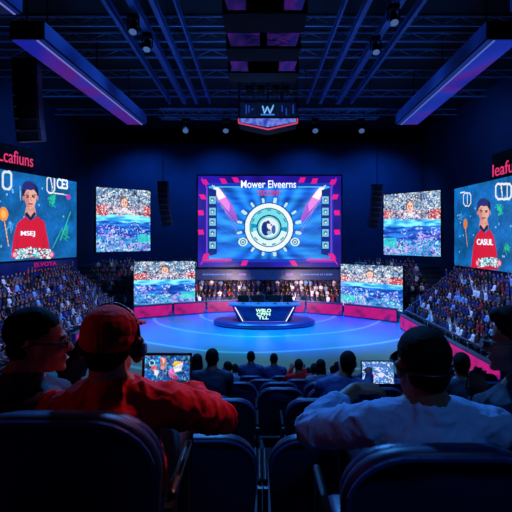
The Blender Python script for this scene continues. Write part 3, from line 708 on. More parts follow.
gantry(12.5, 14.4, 12.5, 14.3, 13.5, 21.6, 18.9, 1.2, 'shorter bridge segment in the top right corner nearest the viewer', -1, [(.3, (4, 10, 40)), (.6, (10, 24, 90)), (.7, (20, 20, 90))])

# box truss
def truss(P, Q, sz, lab, m):
    P = Vector(P); Q = Vector(Q); c = (P+Q)/2; L = (Q-P).length/2
    t = thing('lighting_truss', lab, 'truss', c, 0, 'lighting trusses')
    h = sz/2
    for a in (-h, h):
        for b in (-h, h): MB().tube((-L, a, b), (L, a, b), .035).build('chord', m, t)
    mb = MB(); n = int(2*L/sz/1.0); st_ = 2*L/n
    for i in range(n):
        x0 = -L+i*st_; x1 = x0+st_
        for a in (-h, h):
            mb.tube((x0, a, -h if i % 2 else h), (x1, a, h if i % 2 else -h), .02, None, 4)
        for b in (-h, h): mb.tube((x0, -h if i % 2 else h, b), (x1, h if i % 2 else -h, b), .02, None, 4)
    mb.build('lattice', m, t)
    for x in (-L*.8, L*.8): MB().tube((x, 0, h), (x, 0, TOP-c.z-.02), .025).build('hanger', M['black'], t)
    return t
tm = mat('truss_alu', (110, 125, 160), .4, .5)
truss((at(160, 0, 37.4).x, 37.4, at(0, 114, 37.4).z), (at(238, 0, 37.4).x, 37.4, at(0, 114, 37.4).z), .75, 'lattice lighting truss left of the central hanging rig', tm)
truss((at(298, 0, 37.4).x, 37.4, at(0, 114, 37.4).z), (at(378, 0, 37.4).x, 37.4, at(0, 114, 37.4).z), .75, 'lattice lighting truss right of the central hanging rig', tm)
# moving heads
def moving_head(pos, lab, aim=-.5, parent_group='moving head lamps hung from the ceiling', k=1.):
    t = thing('hanging_spotlight', lab, 'lamp', pos, 0, parent_group); t.scale = (k, k, k)
    MB().b2(-.25, -.18, -.2, .25, .18, 0, .02).build('base', M['black'], t)
    MB().b2(-.3, -.05, -.75, -.24, .05, -.2).build('yoke_arm', M['black'], t); MB().b2(.24, -.05, -.75, .3, .05, -.2).build('yoke_arm', M['black'], t)
    d = Vector((0, math.sin(aim), -math.cos(aim)))
    c_ = Vector((0, 0, -.62)); MB().tube(c_-d*.3, c_+d*.3, .17, .22, 14).build('head', M['black'], t)
    MB().tube(c_+d*.3, c_+d*.33, .19, .19, 14).build('lens', M['lamp'], t)
    return t
zz = at(0, 114, 37.4).z-.42
for x, lab in ((186, 'moving head lamp at the left end of the left truss'), (226, 'moving head lamp at the inner end of the left truss'), (315, 'moving head lamp at the inner end of the right truss'), (361, 'moving head lamp at the outer end of the right truss')):
    moving_head((at(x, 0, 37.4).x, 37.4, zz), lab, -.7, k=1.25)
for (x, y, d, lab) in ((122, 14, 24, 'lamp clamped to the left girders near the top of the picture'), (136, 33, 26, 'lower lamp clamped to the left girders under the topmost one'), (400, 4, 24, 'lamp clamped to the right girders near the top of the picture'), (385, 36, 27, 'lower lamp clamped to the right girders')):
    p = at(x, y, d); z_ = 21.25; moving_head((p.x, 13.3/(HY-y)*F, z_), lab, -.4, k=1.2)

# central rig
def hang(t, pts, z0, zt_):
    for x, y in pts: MB().tube((x, y, z0), (x, y, zt_), .03).build('hanger', M['black'], t)
Y1 = 32.3; cx = at(268, 0, Y1).x; zb_ = at(0, 118, Y1).z; zt_ = at(0, 78, Y1).z
t = thing('hanging_scoreboard', 'dark central hanging scoreboard with glowing blue wedge and pink edge', 'scoreboard', (cx, Y1, zb_))
W = 2.15; H = zt_-zb_
mb = MB()
for z in (0, 1.1, H*.7, H):
    mb.b2(-W, 0, z, W, .08, z+.08).b2(-W, 2, z, W, 2.08, z+.08)
for x in (-W, -W*.5, 0, W*.5, W): mb.b2(x-.04, 0, 0, x+.04, .08, H).b2(x-.04, 2, 0, x+.04, 2.08, H)
for i in range(8):
    x0 = -W+i*W/4; mb.tube((x0, .04, 1.1 if i % 2 else H), (x0+W/4, .04, H if i % 2 else 1.1), .025, None, 4)
mb.build('frame', M['dark'], t)
sb = Screen((cx-W+.1, Y1-.02), (cx+W-.1, Y1-.02), zb_+.08, zb_+1.12, 20); c = sb.c; c.a[:] = (6, 14, 44); c.fuzz(4)
for k in range(16):
    x = random.choice((8, 12, 17, 60, 66, 72, 76)); c.rect(x, random.uniform(2, 10), x+1.6, random.uniform(11, 18), (26, 60, 150))
cxm = c.w/2; c.line(cxm-8, 5, cxm-5, 15, 2, (120, 190, 255)); c.line(cxm-5, 15, cxm-1, 6, 2, (120, 190, 255)); c.line(cxm-1, 6, cxm+3, 15, 2, (120, 190, 255)); c.line(cxm+3, 15, cxm+8, 4, 2, (120, 190, 255)); c.line(cxm-10, 17, cxm+9, 17, 1.4, (60, 120, 220))
sb.mesh('screen', M['led'], t, .03)
for x in (-1.4, -.5, .6, 1.4): MB().box((x, 1, H*.82), (.5, .7, .5), None, .03).build('speaker_box', M['black'], t)
ch = [(-W, 0, 0), (W, 0, 0), (W, 0, -.38), (0, 0, -.85), (-W, 0, -.38)]
MB().prism([(x, 0, z-.02) for x, _, z in ch], (0, 1.8, 0)).build('wedge', M['black'], t)
MB().prism([(-W+.1, -.02, -.05), (W-.1, -.02, -.05), (W-.1, -.02, -.3), (0, -.02, -.68), (-W+.1, -.02, -.3)], (0, -.03, 0)).build('wedge_glow', emit_ramp('wedge_blue', [(.35, (60, 90, 220)), (.5, (130, 150, 245)), (.65, (50, 70, 200))], .8, 1.6), t)
MB().path([(-W, -.06, -.05), (-W, -.06, -.38), (0, -.06, -.85), (W, -.06, -.38), (W, -.06, -.05)], .055).build('edge_light', emit('pink_edge', (225, 70, 110), .9), t)
hang(t, ((-W, 1), (W, 1)), H, TOP-zb_-.02)
def pod(Y, x0, x1, y0, y1, px_, lab, cableband=False, rounded=False):
    cx = at((x0+x1)/2, 0, Y).x; z0 = at(0, y1, Y).z; z1 = at(0, y0, Y).z; w2 = (x1-x0)/2*Y/F
    t = thing('hanging_light_rig', lab, 'light rig', (cx, Y, z0), 0, 'hanging rigs over the centre')
    h = z1-z0; mb = MB(); mb.b2(-w2, .1, -.08, w2, 1.6, 0).b2(-w2, .1, h, w2, 1.6, h+.5)
    for x in (-w2, w2-.08): mb.b2(x, .1, 0, x+.08, 1.6, h)
    mb.b2(-px_[0]*0-w2*.42, .05, 0, w2*.42, 1.5, h)
    mb.build('frame', M['black'], t)
    m1 = emit_ramp('pod_violet', [(.35, (30, 26, 100)), (.5, (62, 36, 130)), (.62, (90, 36, 150)), (.7, (40, 40, 140))], px_[1], 1.2)
    for s_ in (-1, 1):
        a = s_*w2*.98; b = s_*w2*.45 if not cableband else s_*w2*.1; tp = s_*w2*.12
        pts = [(a, 0.05, h), (b, .05, h), (b, .05, .03), (a-tp, .05, .03)]
        if s_ < 0: pts = pts[::-1]
        MB().prism(pts, (0, -.06, 0)).build('glowing_panel', m1, t)
    if cableband:
        mb = MB()
        for k in range(26):
            x = random.uniform(-w2*.6, w2*.5); z = random.uniform(-.1, h); mb.tube((x, -.06, z), (x+random.uniform(.1, .6), -.06, z+random.uniform(-.2, .2)), .014, None, 4)
        mb.build('cables', M['steel'], t)
    hang(t, ((-w2*.8, .8), (w2*.8, .8)), h+.5, TOP-z0-.02)
pod(25.5, 228, 299, 57, 71, (0, .55), 'middle hanging rig with two violet panels, directly above the scoreboard frame')
pod(20.6, 226, 301, 33, 46, (0, .4), 'upper hanging rig with violet ends and tangled cables across its face', True)
pod(16.2, 222, 308, -6, 10, (0, .45), 'topmost hanging rig cut by the upper edge of the picture')

# line arrays
def line_array(x, y0, y1, Y, n, tilt, lab, wd=1.1):
    p = at(x, y0, Y); q = at(x, y1, Y); H = p.z-q.z
    t = thing('hanging_speaker', lab, 'speaker', (p.x, Y, p.z), 0, 'hanging speaker arrays')
    MB().b2(-wd*.5, -.3, 0, wd*.5, .4, .15).tube((0, 0, .1), (0, 0, TOP-p.z-.02), .04).build('fly_bar', M['black'], t)
    for k in range(n):
        a = (k/n)**2*tilt; h = H/n
        mm = MB(); mm.box((0, 0, 0), (wd, .6, h*.93), None, .03)
        o = mm.build('cabinet', mat('array_cabinet', (30, 38, 62), .5), t); o.location = (math.sin(a)*wd*.8*(1 if x < 256 else -1), 0, -h*(k+.5)); o.rotation_euler = (a*.5, -a*.25*(1 if x < 256 else -1), 0)
        g = MB().b2(-wd*.4, -.33, -h*.32, wd*.4, -.3, h*.32).build('grille', M['dark'], o)
line_array(163, 183, 226, 46, 8, .7, 'curved speaker array hanging left of the central video wall')
line_array(377, 186, 228, 46, 8, .7, 'curved speaker array hanging right of the central video wall')
line_array(27, 62, 142, 26, 7, .3, 'big black speaker array hanging in front of the left wall under the bridge', 1.5)


# ================================================================== seats of the bank
M['rim_highlight'] = mat('seat_rim_highlight', (34, 56, 110), .45)
def seat_proto():
    t = thing('auditorium_seat', 'x', 'seat')
    def outline(w, z0, z1, r, n=7):
        pts = [(-w*.9, z0+.0), (w*.9, z0)]
        for cx_, a0 in ((w-r, 0), (-(w-r), 90)):
            for i in range(n+1):
                a = math.radians(a0+90*i/n); pts.append((cx_+r*math.cos(a), z1-r+r*math.sin(a)))
        return pts
    def puffy(w, z0, z1, r, y0, y1, e):
        rings = []
        steps = [(e, 0), (e*.3, e*.3*(1 if y1 > y0 else -1)), (0, e*(1 if y1 > y0 else -1)), (0, (y1-y0)-e*(1 if y1 > y0 else -1)), (e*.3, (y1-y0)-e*.3*(1 if y1 > y0 else -1)), (e, y1-y0)]
        for ins, dy in steps:
            o_ = outline(w-ins, z0+ins, z1-ins, r-ins*.6)
            rings.append([Vector((x, y0+dy+(.05*(abs(x)/w)**2)-(z-.5)*.12, z)) for x, z in o_])
        return MB().loft(rings)
    puffy(.275, .36, .93, .17, .02, .1, .03).build('backrest', M['seat'], t, smooth=True)
    puffy(.285, .34, .95, .185, -.03, .03, .02).build('back_shell', M['shell'], t, smooth=True)
    MB().path([Vector((x, -.037+.05*(abs(x)/.285)**2-(z-.5)*.12, z)) for x, z in outline(.272, .40, .938, .175)[2:] ], .009, 6).build('rim_highlight', M['rim_highlight'], t)  # blue tube painting the rim highlight along the seat back edge
    MB().box((0, .33, .43), (.5, .46, .11), None, .035).build('seat_cushion', M['seat'], t, smooth=True)
    for s_ in (-1, 1):
        MB().box((s_*.297, .27, .64), (.03, .36, .03), None, .014).build('armrest', M['plastic'], t)
        MB().b2(s_*.284, .05, .003, s_*.308, .15, .63).b2(s_*.284, .36, .003, s_*.308, .42, .63).build('side_support', M['dark'], t)
    return t
sp_ = seat_proto()
seat_used = [False]
def seat(px, row, label, dz=0, group='seats in the rows in front of the viewer'):
    r = RD[row]
    o = sp_ if not seat_used[0] else copy_tree(sp_)
    seat_used[0] = True
    o.location = (at(px, 0, r[1]).x, r[1], r[2]+dz+.003); o['label'] = label; o['group'] = group
    return o
seat(60, 'A', 'very large dark seat back in the bottom left corner behind the red capped man', .065)
seat(442, 'A', 'large dark seat back in the bottom right behind the man in the pale shirt', -.03)
seat(202, 'B', 'empty dark seat at the bottom centre, beside the red elbow')
seat(324, 'B', 'empty dark seat at the bottom centre, under the pale sleeve elbow')
seat(190, 'C', 'dark rounded seat back directly above the outstretched red sleeve')
seat(226, 'D', 'dark seat back between the man in the dark suit and the red elbow')
seat(315, 'D', 'dark seat back just left of the pale sleeve')
seat(211.5, 'E', 'dark seat back directly behind the man in the dark suit', -.1)
seat(281, 'E', 'empty dark seat in the middle of the picture with its whole rounded back showing')
seat(331, 'E', 'dark seat back left of the spectator leaning with the tablet')
seat(381, 'E', 'dark seat back below the raised tablet on the right')
fn = {'F': 'sixth', 'G': 'seventh', 'H': 'second to last', 'I': 'frontmost'}
SIT = {'F': (197, 321, 386, 483), 'G': (227, 299, 338), 'H': (251, 274, 314.5), 'I': (235, 309, 334)}
for row, pitch in (('F', 44), ('G', 38.5), ('H', 33.5), ('I', 30.2)):
    r = RD[row]; w_ = .59*F/r[1]
    xs = [256+(x-256)*(r[1]+.23)/r[1] for x in SIT[row]]; keep = []
    for x in xs:
        if not keep or x-keep[-1] > w_*.9: keep.append(x)
    x = 165
    while x < 485:
        if all(abs(x-q) > w_*.98 for q in keep): keep.append(x); x += w_
        else: x += 2
    for x in sorted(keep): seat(x, row, 'small dark seat in the %s row ahead of the viewer' % fn[row], 0, 'small seats in the %s row ahead' % fn[row])

# ================================================================== people
def unit_ball(u=18, v=12):
    P_ = [(0, 0, 1)]+[(math.sin(PI*j/v)*math.cos(2*PI*i/u), math.sin(PI*j/v)*math.sin(2*PI*i/u), math.cos(PI*j/v)) for j in range(1, v) for i in range(u)]+[(0, 0, -1)]
    f = [[0, 1+i, 1+(i+1) % u] for i in range(u)]+[[1+(j-1)*u+i, 1+j*u+i, 1+j*u+(i+1) % u, 1+(j-1)*u+(i+1) % u] for j in range(1, v-1) for i in range(u)]+[[len(P_)-1, 1+(v-2)*u+(i+1) % u, 1+(v-2)*u+i] for i in range(u)]
    return np.array(P_, float), f
UV_ = unit_ball()
WS = bpy.data.scenes.new('workshop')
import time
TT = [0., 0., 0.]
def implicit(prims, voxel, smooth=4, disp=None):
    """one continuous skin round overlapping tapered capsules, ellipsoids and lofts"""
    Vs = []; Fs = []; off = 0
    def addm(v, f):
        nonlocal off
        Vs.append(v); Fs.extend([[k+off for k in q] for q in f]); off += len(v)
    def ball(c_, r_, e_=None):
        v = UV_[0]*np.array(r_)
        if e_ is not None: v = v @ np.array(e_.to_matrix()).T
        addm(v+np.array(c_), UV_[1])
    def rings(rs):
        n_ = len(rs[0]); f = [[a*n_+k, a*n_+(k+1) % n_, (a+1)*n_+(k+1) % n_, (a+1)*n_+k] for a in range(len(rs)-1) for k in range(n_)]
        f += [list(range(n_))[::-1], [(len(rs)-1)*n_+k for k in range(n_)]]
        addm(np.array([q[:] if not isinstance(q, tuple) else q for r_ in rs for q in r_], float), f)
    for p in prims:
        if p[0] == 'c':
            _, a, b_, r0, r1 = p; a = Vector(a); b_ = Vector(b_); M3 = np.array((b_-a).to_track_quat('Z', 'Y').to_matrix())
            th = np.arange(16)*2*PI/16; cc = np.stack([np.cos(th), np.sin(th), th*0], 1)
            rings([[tuple(q) for q in (cc*r0) @ M3.T+np.array(a)], [tuple(q) for q in (cc*r1) @ M3.T+np.array(b_)]]); ball(a, (r0,)*3); ball(b_, (r1,)*3)
        elif p[0] == 'e': ball(p[1], p[2], p[3] if len(p) > 3 else None)
        elif p[0] == 'l': rings([[(x+rx*math.cos(2*PI*i/24), y+ry*math.sin(2*PI*i/24), z) for i in range(24)] for x, y, z, rx, ry in p[1]])
        elif p[0] == 'm': rings([[tuple(q) for q in r_] for r_ in p[1]])
    me = bpy.data.meshes.new('tmp'); me.from_pydata(np.concatenate(Vs).tolist(), [], Fs)
    bm_ = bmesh.new(); bm_.from_mesh(me); bmesh.ops.recalc_face_normals(bm_, faces=bm_.faces); bm_.to_mesh(me); bm_.free()
    t0 = time.time()
    o = bpy.data.objects.new('tmp', me); WS.collection.objects.link(o)
    r = o.modifiers.new('r', 'REMESH'); r.mode = 'VOXEL'; r.voxel_size = voxel
    s_ = o.modifiers.new('s', 'SMOOTH'); s_.iterations = smooth; s_.factor = .5
    WS.view_layers[0].update(); dg = WS.view_layers[0].depsgraph; out = bpy.data.meshes.new_from_object(o.evaluated_get(dg))
    bpy.data.objects.remove(o); bpy.data.meshes.remove(me); TT[0] += time.time()-t0; t0 = time.time()
    if disp:
        out.update(); vs = out.vertices; n = len(vs); nr = np.empty(n*3, 'f'); vs.foreach_get('normal', nr); nr = nr.reshape(-1, 3)
        c_ = np.empty(n*3, 'f'); vs.foreach_get('co', c_); c_ = c_.reshape(-1, 3)
        d = np.array([disp(Vector(q)) for q in c_]); c_ += nr*d[:, None]; vs.foreach_set('co', c_.ravel())
    out.polygons.foreach_set('use_smooth', [True]*len(out.polygons)); out.update(); TT[1] += time.time()-t0; TT[2] += len(out.vertices)
    return out
def lerp(a, b, t): return Vector(a)*(1-t)+Vector(b)*t
def head_prims(hc, R, k=1.):
    """hc head centre, R rotation; local face towards +y"""
    def L(x, y, z): return Vector(hc)+R @ (Vector((x, y, z))*k)
    e = R.to_euler()
    def E(c_, r): return ('e', L(*c_), tuple(v*k for v in r), e)
    p = [E((0, -.012, .032), (.077, .097, .088)), E((0, .03, -.012), (.064, .064, .088)), E((0, .04, -.065), (.05, .05, .045)),
         E((0, .078, -.096), (.02, .018, .015)), E((0, .086, .022), (.045, .012, .009)), E((0, .09, -.056), (.021, .011, .006)), E((0, .088, -.068), (.018, .011, .006)),
         ('c', L(0, .088, .012), L(0, .112, -.026), .007*k, .012*k), E((.013, .1, -.03), (.008, .01, .007)), E((-.013, .1, -.03), (.008, .01, .007)),
         E((.04, .07, -.02), (.02, .02, .018)), E((-.04, .07, -.02), (.02, .02, .018)), E((.05, .015, -.06), (.014, .03, .03)), E((-.05, .015, -.06), (.014, .03, .03))]
    for s_ in (-1, 1):
        p += [E((s_*.079, -.008, -.004), (.009, .019, .031)), E((s_*.084, -.014, .008), (.008, .016, .02)), E((s_*.078, .0, -.03), (.008, .01, .012))]
    return p, L, e
def add_face(L, e, parent, k=1.):
    for s_ in (-1, 1):
        mb = MB(); mb.ell(L(s_*.031, .0795, .004), (.0125*k,)*3, e); o = mb.build('eye', M['eye'], parent, True, True)
        MB().ell(L(s_*.031, .0905, .004), (.0055*k, .003*k, .0055*k), e).build('iris', M['hair'], o, False, True)
    MB().ell(L(.031, .0915, .026), (.017*k, .006*k, .004*k), e).ell(L(-.031, .0915, .026), (.017*k, .006*k, .004*k), e).build('eyebrows', M['hair'], parent, True, True)
    MB().ell(L(0, .0985, -.061), (.021*k, .005*k, .0035*k), e).build('mouth', mat('lips', (150, 70, 66), .5), parent, True, True)
def hair_mesh(L, e, k, style='short', vox=.006):
    def E(c_, r): return ('e', L(*c_), tuple(v*k for v in r), e)
    pr = [E((0, -.022, .048), (.0815, .1, .087)), E((0, -.05, -.012), (.068, .06, .058))]
    if style == 'quiff': pr += [E((0, .03, .1), (.06, .055, .04)), E((-.02, .06, .1), (.035, .035, .03)), E((.03, .055, .105), (.03, .03, .026))]
    if style == 'long': pr += [E((0, -.045, -.07), (.085, .055, .12)), E((.06, -.02, -.06), (.03, .04, .09)), E((-.06, -.02, -.06), (.03, .04, .09))]
    return implicit(pr, vox*k, 2, lambda q: .0015*noise.noise(q*110)+.003*noise.noise(q*22))
def hand(w, d, up, side, k=1., curl=.5, spread=.12):
    """w wrist, d finger direction, up = back of the hand, side=+1: thumb towards d x up"""
    d = Vector(d).normalized(); up = Vector(up); up = (up-d*up.dot(d)).normalized(); s_ = d.cross(up)*side; w = Vector(w); pr = []
    lens = [(.032, .022, .018), (.040, .026, .019), (.037, .024, .018), (.029, .018, .016)]
    for i, (off, ln) in enumerate(zip((.030, .010, -.010, -.029), lens)):
        b0 = w+s_*off*.55*k; kn = w+d*(.092-.006*abs(i-1))*k+s_*off*k
        pr.append(('c', b0, kn, .014*k, .0105*k)); a = spread*(1.2-i)*.6; dd = (d+s_*a*.5).normalized(); p = kn; ang = 0
        for j, l in enumerate(ln):
            ang += curl*(.55, .9, .6)[j]; v = dd*math.cos(ang)-up*math.sin(ang); q = p+v*l*k; r = (.0095, .0085, .0078, .007)[j]*k
            pr.append(('c', p, q, r, (.0085, .0078, .007)[j]*k)); p = q
    t0 = w+s_*.022*k+d*.02*k; t1 = t0+(s_*.6+d*.7-up*.25).normalized()*.045*k; t2 = t1+(s_*.25+d*.9-up*.3).normalized()*.034*k; t3 = t2+(d*.9-up*.45).normalized()*.026*k
    pr += [('c', t0, t1, .015*k, .012*k), ('c', t1, t2, .011*k, .0095*k), ('c', t2, t3, .0095*k, .008*k)]
    return pr
def torso(pel, neck, sw, grow=0., slump=.0, k=1.):
    """ovals stacked from the pelvis to the neck base"""
    out = []
    for t_, rx, ry in ((0, .165, .12), (.18, .16, .12), (.4, .15, .11), (.62, .165, .115), (.8, .18, .11), (.9, .17, .095), (.97, .11, .075), (1.02, .065, .06)):
        p = lerp(pel, neck, t_); y = -slump*math.sin(PI*min(1, t_))
        out.append((p.x, p.y+y, p.z, rx*k*(sw/.19 if t_ > .5 else 1)+grow, ry*k+grow))
    return ('l', out)
def fold(amp, fr=9):
    def f(q):
        w_ = Vector((q.x*fr, q.y*fr, q.z*fr*.8)); w_ += .6*Vector((noise.noise(w_), noise.noise(w_+Vector((7, 0, 0))), noise.noise(w_+Vector((0, 9, 0)))))
        a = max(0, 1-3.2*abs(noise.noise(w_))); b = max(0, 1-3.*abs(noise.noise(w_*1.9+Vector((3, 1, 5)))))
        return amp*(a*a*.9+b*b*.45-.35+.5*noise.noise(w_*.5))
    return f
def arm(sh, el, wr, g=0., k=1.):
    return [('c', sh, lerp(sh, el, .5), (.058+g)*k, (.05+g)*k), ('c', lerp(sh, el, .5), el, (.05+g)*k, (.042+g)*k), ('c', el, lerp(el, wr, .35), (.042+g)*k, (.041+g)*k), ('c', lerp(el, wr, .35), wr, (.041+g)*k, (.028+g)*k)]
def person(label, base, hc, rz, tilt, neck, pel, shl, ell_, wrl, hl, shr, elr, wrr, hr, knee_z, cloth, style='short', skin='skin', vox=.007, sleeve=(1., 1.), k=1., group=None, detail=True, rx=0, grow=.013, amp=.006, haircol='hair'):
    t = thing('person', label, 'person', base, 0, group)
    R = Euler((rx, tilt, rz)).to_matrix(); hp, L, e = head_prims(hc, R, k)
    sw = (Vector(shr)-Vector(shl)).length/2*.9
    fl = base[2]
    hips = [Vector((pel[0]+s_*.09*k, pel[1]+.02, pel[2])) for s_ in (-1, 1)]
    kn = [h+Vector((s_*.05*k, .42*k, .02)) for h, s_ in zip(hips, (-1, 1))]
    an = [Vector((q.x, q.y-.02, fl+.09)) for q in kn]
    legs = lambda g: [x for h, q, a in zip(hips, kn, an) for x in (('c', h, q, .085*k+g, .06*k+g), ('c', q, a, .058*k+g, .042*k+g))]
    pr = list(hp)+[torso(pel, neck, sw, 0, .03, k), ('c', lerp(neck, hc, -.2), L(0, -.025, -.04), .068*k, .06*k)]+[('c', lerp(neck, hc, .3), lerp(neck, q, .75), .045*k, .05*k) for q in (shl, shr)]
    pr += arm(shl, ell_, wrl, 0, k)+arm(shr, elr, wrr, 0, k)+legs(0)
    pr += [('c', a, a+Vector((0, .14*k, -.045)), .04*k, .032*k) for a in an]
    for h_, wv in ((hl, wrl), (hr, wrr)):
        if h_: pr += hand(wv, h_[0], h_[1], h_[2], k, h_[3])
    linkmesh('body', implicit(pr, vox, 3), M[skin], t, True)
    if detail: add_face(L, e, t, k)
    # clothing: top, trousers, shoes
    g = grow
    nk = Vector(neck)
    cp = [('e', lerp(neck, hc, q_)-Vector((0, .012, 0)), (.08*k+g*.3-.01*i_, .074*k+g*.3-.006*i_, .026*k)) for i_, q_ in enumerate((.06, .24))]+[('c', lerp(neck, hc, .08), lerp(neck, q, .8), .048*k+g*.7, .056*k+g*.6) for q in (shl, shr)]+[torso((pel[0], pel[1], pel[2]-.03), neck, sw, g, .03, k), ('c', shl, lerp(shl, nk, .6), (.062+g*.5)*k, (.062+g*.5)*k), ('c', shr, lerp(shr, nk, .6), (.062+g*.5)*k, (.062+g*.5)*k)]
    for sh, el, wr, sl in ((shl, ell_, wrl, sleeve[0]), (shr, elr, wrr, sleeve[1])):
        a4 = arm(sh, el, wr, g, k)
        if sl >= 1: cp += a4
        elif sl > .55:
            cp += a4[:2]+[('c', Vector(el), lerp(el, wr, (sl-.5)*2), (.045+g)*k, (.04+g)*k)]
        else: cp += [('c', Vector(sh), lerp(sh, el, sl*2), (.06+g)*k, (.052+g)*k)]
    linkmesh('shirt', implicit(cp, vox*1.2, 2, fold(amp)), M[cloth], t, True)
    linkmesh('trousers', implicit(legs(.012)+[('e', Vector(pel)+Vector((0, .02, 0)), (.18*k, .15*k, .1*k))], vox*2, 2), M['denim'], t, True)
    for a in an: linkmesh('shoe', implicit([('c', a+Vector((0, -.02, -.045)), a+Vector((0, .15, -.055)), .046, .036)], .014, 1), M['shoe'], t, True)
    if style: linkmesh('hair', hair_mesh(L, e, k, style, .006 if detail else .012), M[haircol], t, True)
    return t, L, e, R
V = Vector
FA = RD['A'][2]+.002
# ---- man in the red cap
hc = V((-.502, 1.53, 7.622))
sL = V((-.67, 1.5, 7.395)); sR = V((-.315, 1.53, 7.42)); eR = V((-.135, 1.70, 7.30)); wR = V((-.27, 1.88, 7.335)); eL = V((-.76, 1.74, 7.2)); wL = V((-.5, 1.93, 7.32))
t, L, e, R = person('man in a red cap and headphones, red top, elbow out on the armrest', (-.5, 1.62, FA), hc, -.15, .04, (-.50, 1.49, 7.475), (-.5, 1.62, 7.12),
    sL, eL, wL, (V((.8, .5, .3)), V((-.2, -.3, 1)), 1, .7), sR, eR, wR, (V((-.75, .5, .25)), V((.1, -.2, 1)), -1, .7), 7.0, 'red', style=None, grow=.02, amp=.011)
RED = t
def E_(c_, r): return ('e', L(*c_), r, e)
linkmesh('hair', implicit([E_((0, -.035, .0), (.079, .078, .07)), E_((0, -.055, -.03), (.064, .05, .05))], .005, 2, lambda q: .003*noise.noise(q*90)), M['hair'], t, True)
capm = implicit([E_((0, -.012, .062), (.096, .112, .084)), E_((0, -.03, .035), (.095, .097, .062)), ('m', [[L(x, .08, z) for x, z in ((-.075, .06), (.075, .06), (.075, .075), (-.075, .075))], [L(x, .18, z) for x, z in ((-.05, .045), (.05, .045), (.05, .056), (-.05, .056))]])], .005, 2,
    lambda q: -.003*(abs(math.sin(math.atan2((q-hc).x, (q-hc).y)*3)) < .06)+.0015*noise.noise(q*40))
cap = linkmesh('cap', capm, M['redcap'], t, True)
MB().ell(L(0, -.012, .145), (.008, .008, .005), e).build('button', M['redcap'], cap)
# headphones
hp_ = MB(); n = 18
pts = [L(.1*math.cos(PI*i/n), .0, .03+.117*math.sin(PI*i/n)) for i in range(n+1)]
hp_.path(pts, .006, 8); hb = hp_.build('headphones', M['plastic'], t, True, True)
for s_ in (-1, 1):
    MB().ell(L(s_*.098, -.002, -.005), (.022, .036, .046), e, 20, 14).build('ear_cup', M['plastic'], hb, False, True)
    MB().tube(L(s_*.118, -.002, -.005), L(s_*.123, -.002, -.005), .026, .022, 20).build('cup_highlight', mat('cup_highlight_blue', (40, 60, 120), .2), hb, False, True)  # blue disc painting the highlight on each ear cup
# tablet he holds
def tablet(c_, wd, hh, rz, rx_, label, name='tablet', style=0):
    t = thing(name, label, name, c_, 0); t.rotation_euler = (rx_, 0, rz)
    MB().box((0, 0, 0), (wd, .012, hh), None, .004).build('casing', M['plastic'], t)
    s = Screen((-wd/2+.014, -.0068), (wd/2-.008, -.0068), -hh/2+.012, hh/2-.012, 420 if style == 0 else 260)
    c = s.c; n3 = smooth_noise(s.h, s.w, 9, 12)[..., 0]; n1 = smooth_noise(s.h, s.w, 3, 3)[..., 0]
    c.a[:] = np.array((20, 90, 170))*(.5+.9*n3[..., None])+np.array((60, 90, 90))*((n1 > .68)[..., None])
    w_, h_ = s.w, s.h
    if style == 0:
        c.ell(.16*w_, .25*h_, 6, 6, (150, 210, 250)); c.ell(.16*w_, .25*h_, 3.5, 3.5, (20, 60, 150)); c.ell(.21*w_, .44*h_, 6, 5, (240, 100, 110)); c.poly([(.2*w_, .48*h_), (.32*w_, .5*h_), (.28*w_, .75*h_), (.22*w_, .62*h_)], (215, 230, 250))
        c.poly([(.34*w_, .05*h_), (.47*w_, .08*h_), (.44*w_, .5*h_), (.36*w_, .45*h_)], (250, 130, 110)); c.poly([(.38*w_, .1*h_), (.43*w_, .1*h_), (.42*w_, .4*h_)], (255, 215, 200))
        c.ell(.73*w_, .3*h_, 9, 6, (255, 170, 60)); c.poly([(.62*w_, .4*h_), (.85*w_, .22*h_), (.82*w_, .5*h_), (.68*w_, .58*h_)], (235, 240, 255)); c.ell(.6*w_, .6*h_, 6, 8, (230, 110, 190)); c.ell(.68*w_, .75*h_, 5, 4, (190, 60, 130))
        q1 = smooth_noise(h_, w_, 2, 2, 3); q2 = smooth_noise(h_, w_, 5, 6, 1)
        c.a = c.a*(.72+.5*q2)+(q1-.5)*70; m_ = q1[..., 0] > .84; c.a[m_] = c.a[m_]*.4+np.array((230, 235, 255))*.6
        c.rect(0, .86*h_, w_, .93*h_, (40, 60, 110))
        for k in range(12): c.rect(random.uniform(0, w_), .87*h_, random.uniform(0, w_*.1)+k*8, .91*h_, (200, 220, 250), .5)
    else:
        c.a = c.a*.7+np.array((50, 70, 90)); sp = n1 > .62; c.a[sp] = (220, 225, 255); c.rect(.1*w_, .1*h_, .8*w_, .25*h_, (60, 110, 200), .7); c.ell(.6*w_, .6*h_, 9, 7, (230, 225, 250)); c.ell(.35*w_, .6*h_, 4, 7, (220, 160, 220))
    o = s.mesh('screen', M['led'], None, 0.0); o.parent = t; return t
tablet(V((-.397, 1.96, 8-.592)), .222, .15, .0, -.12, 'black tablet with bright game picture held by the man in the red cap')
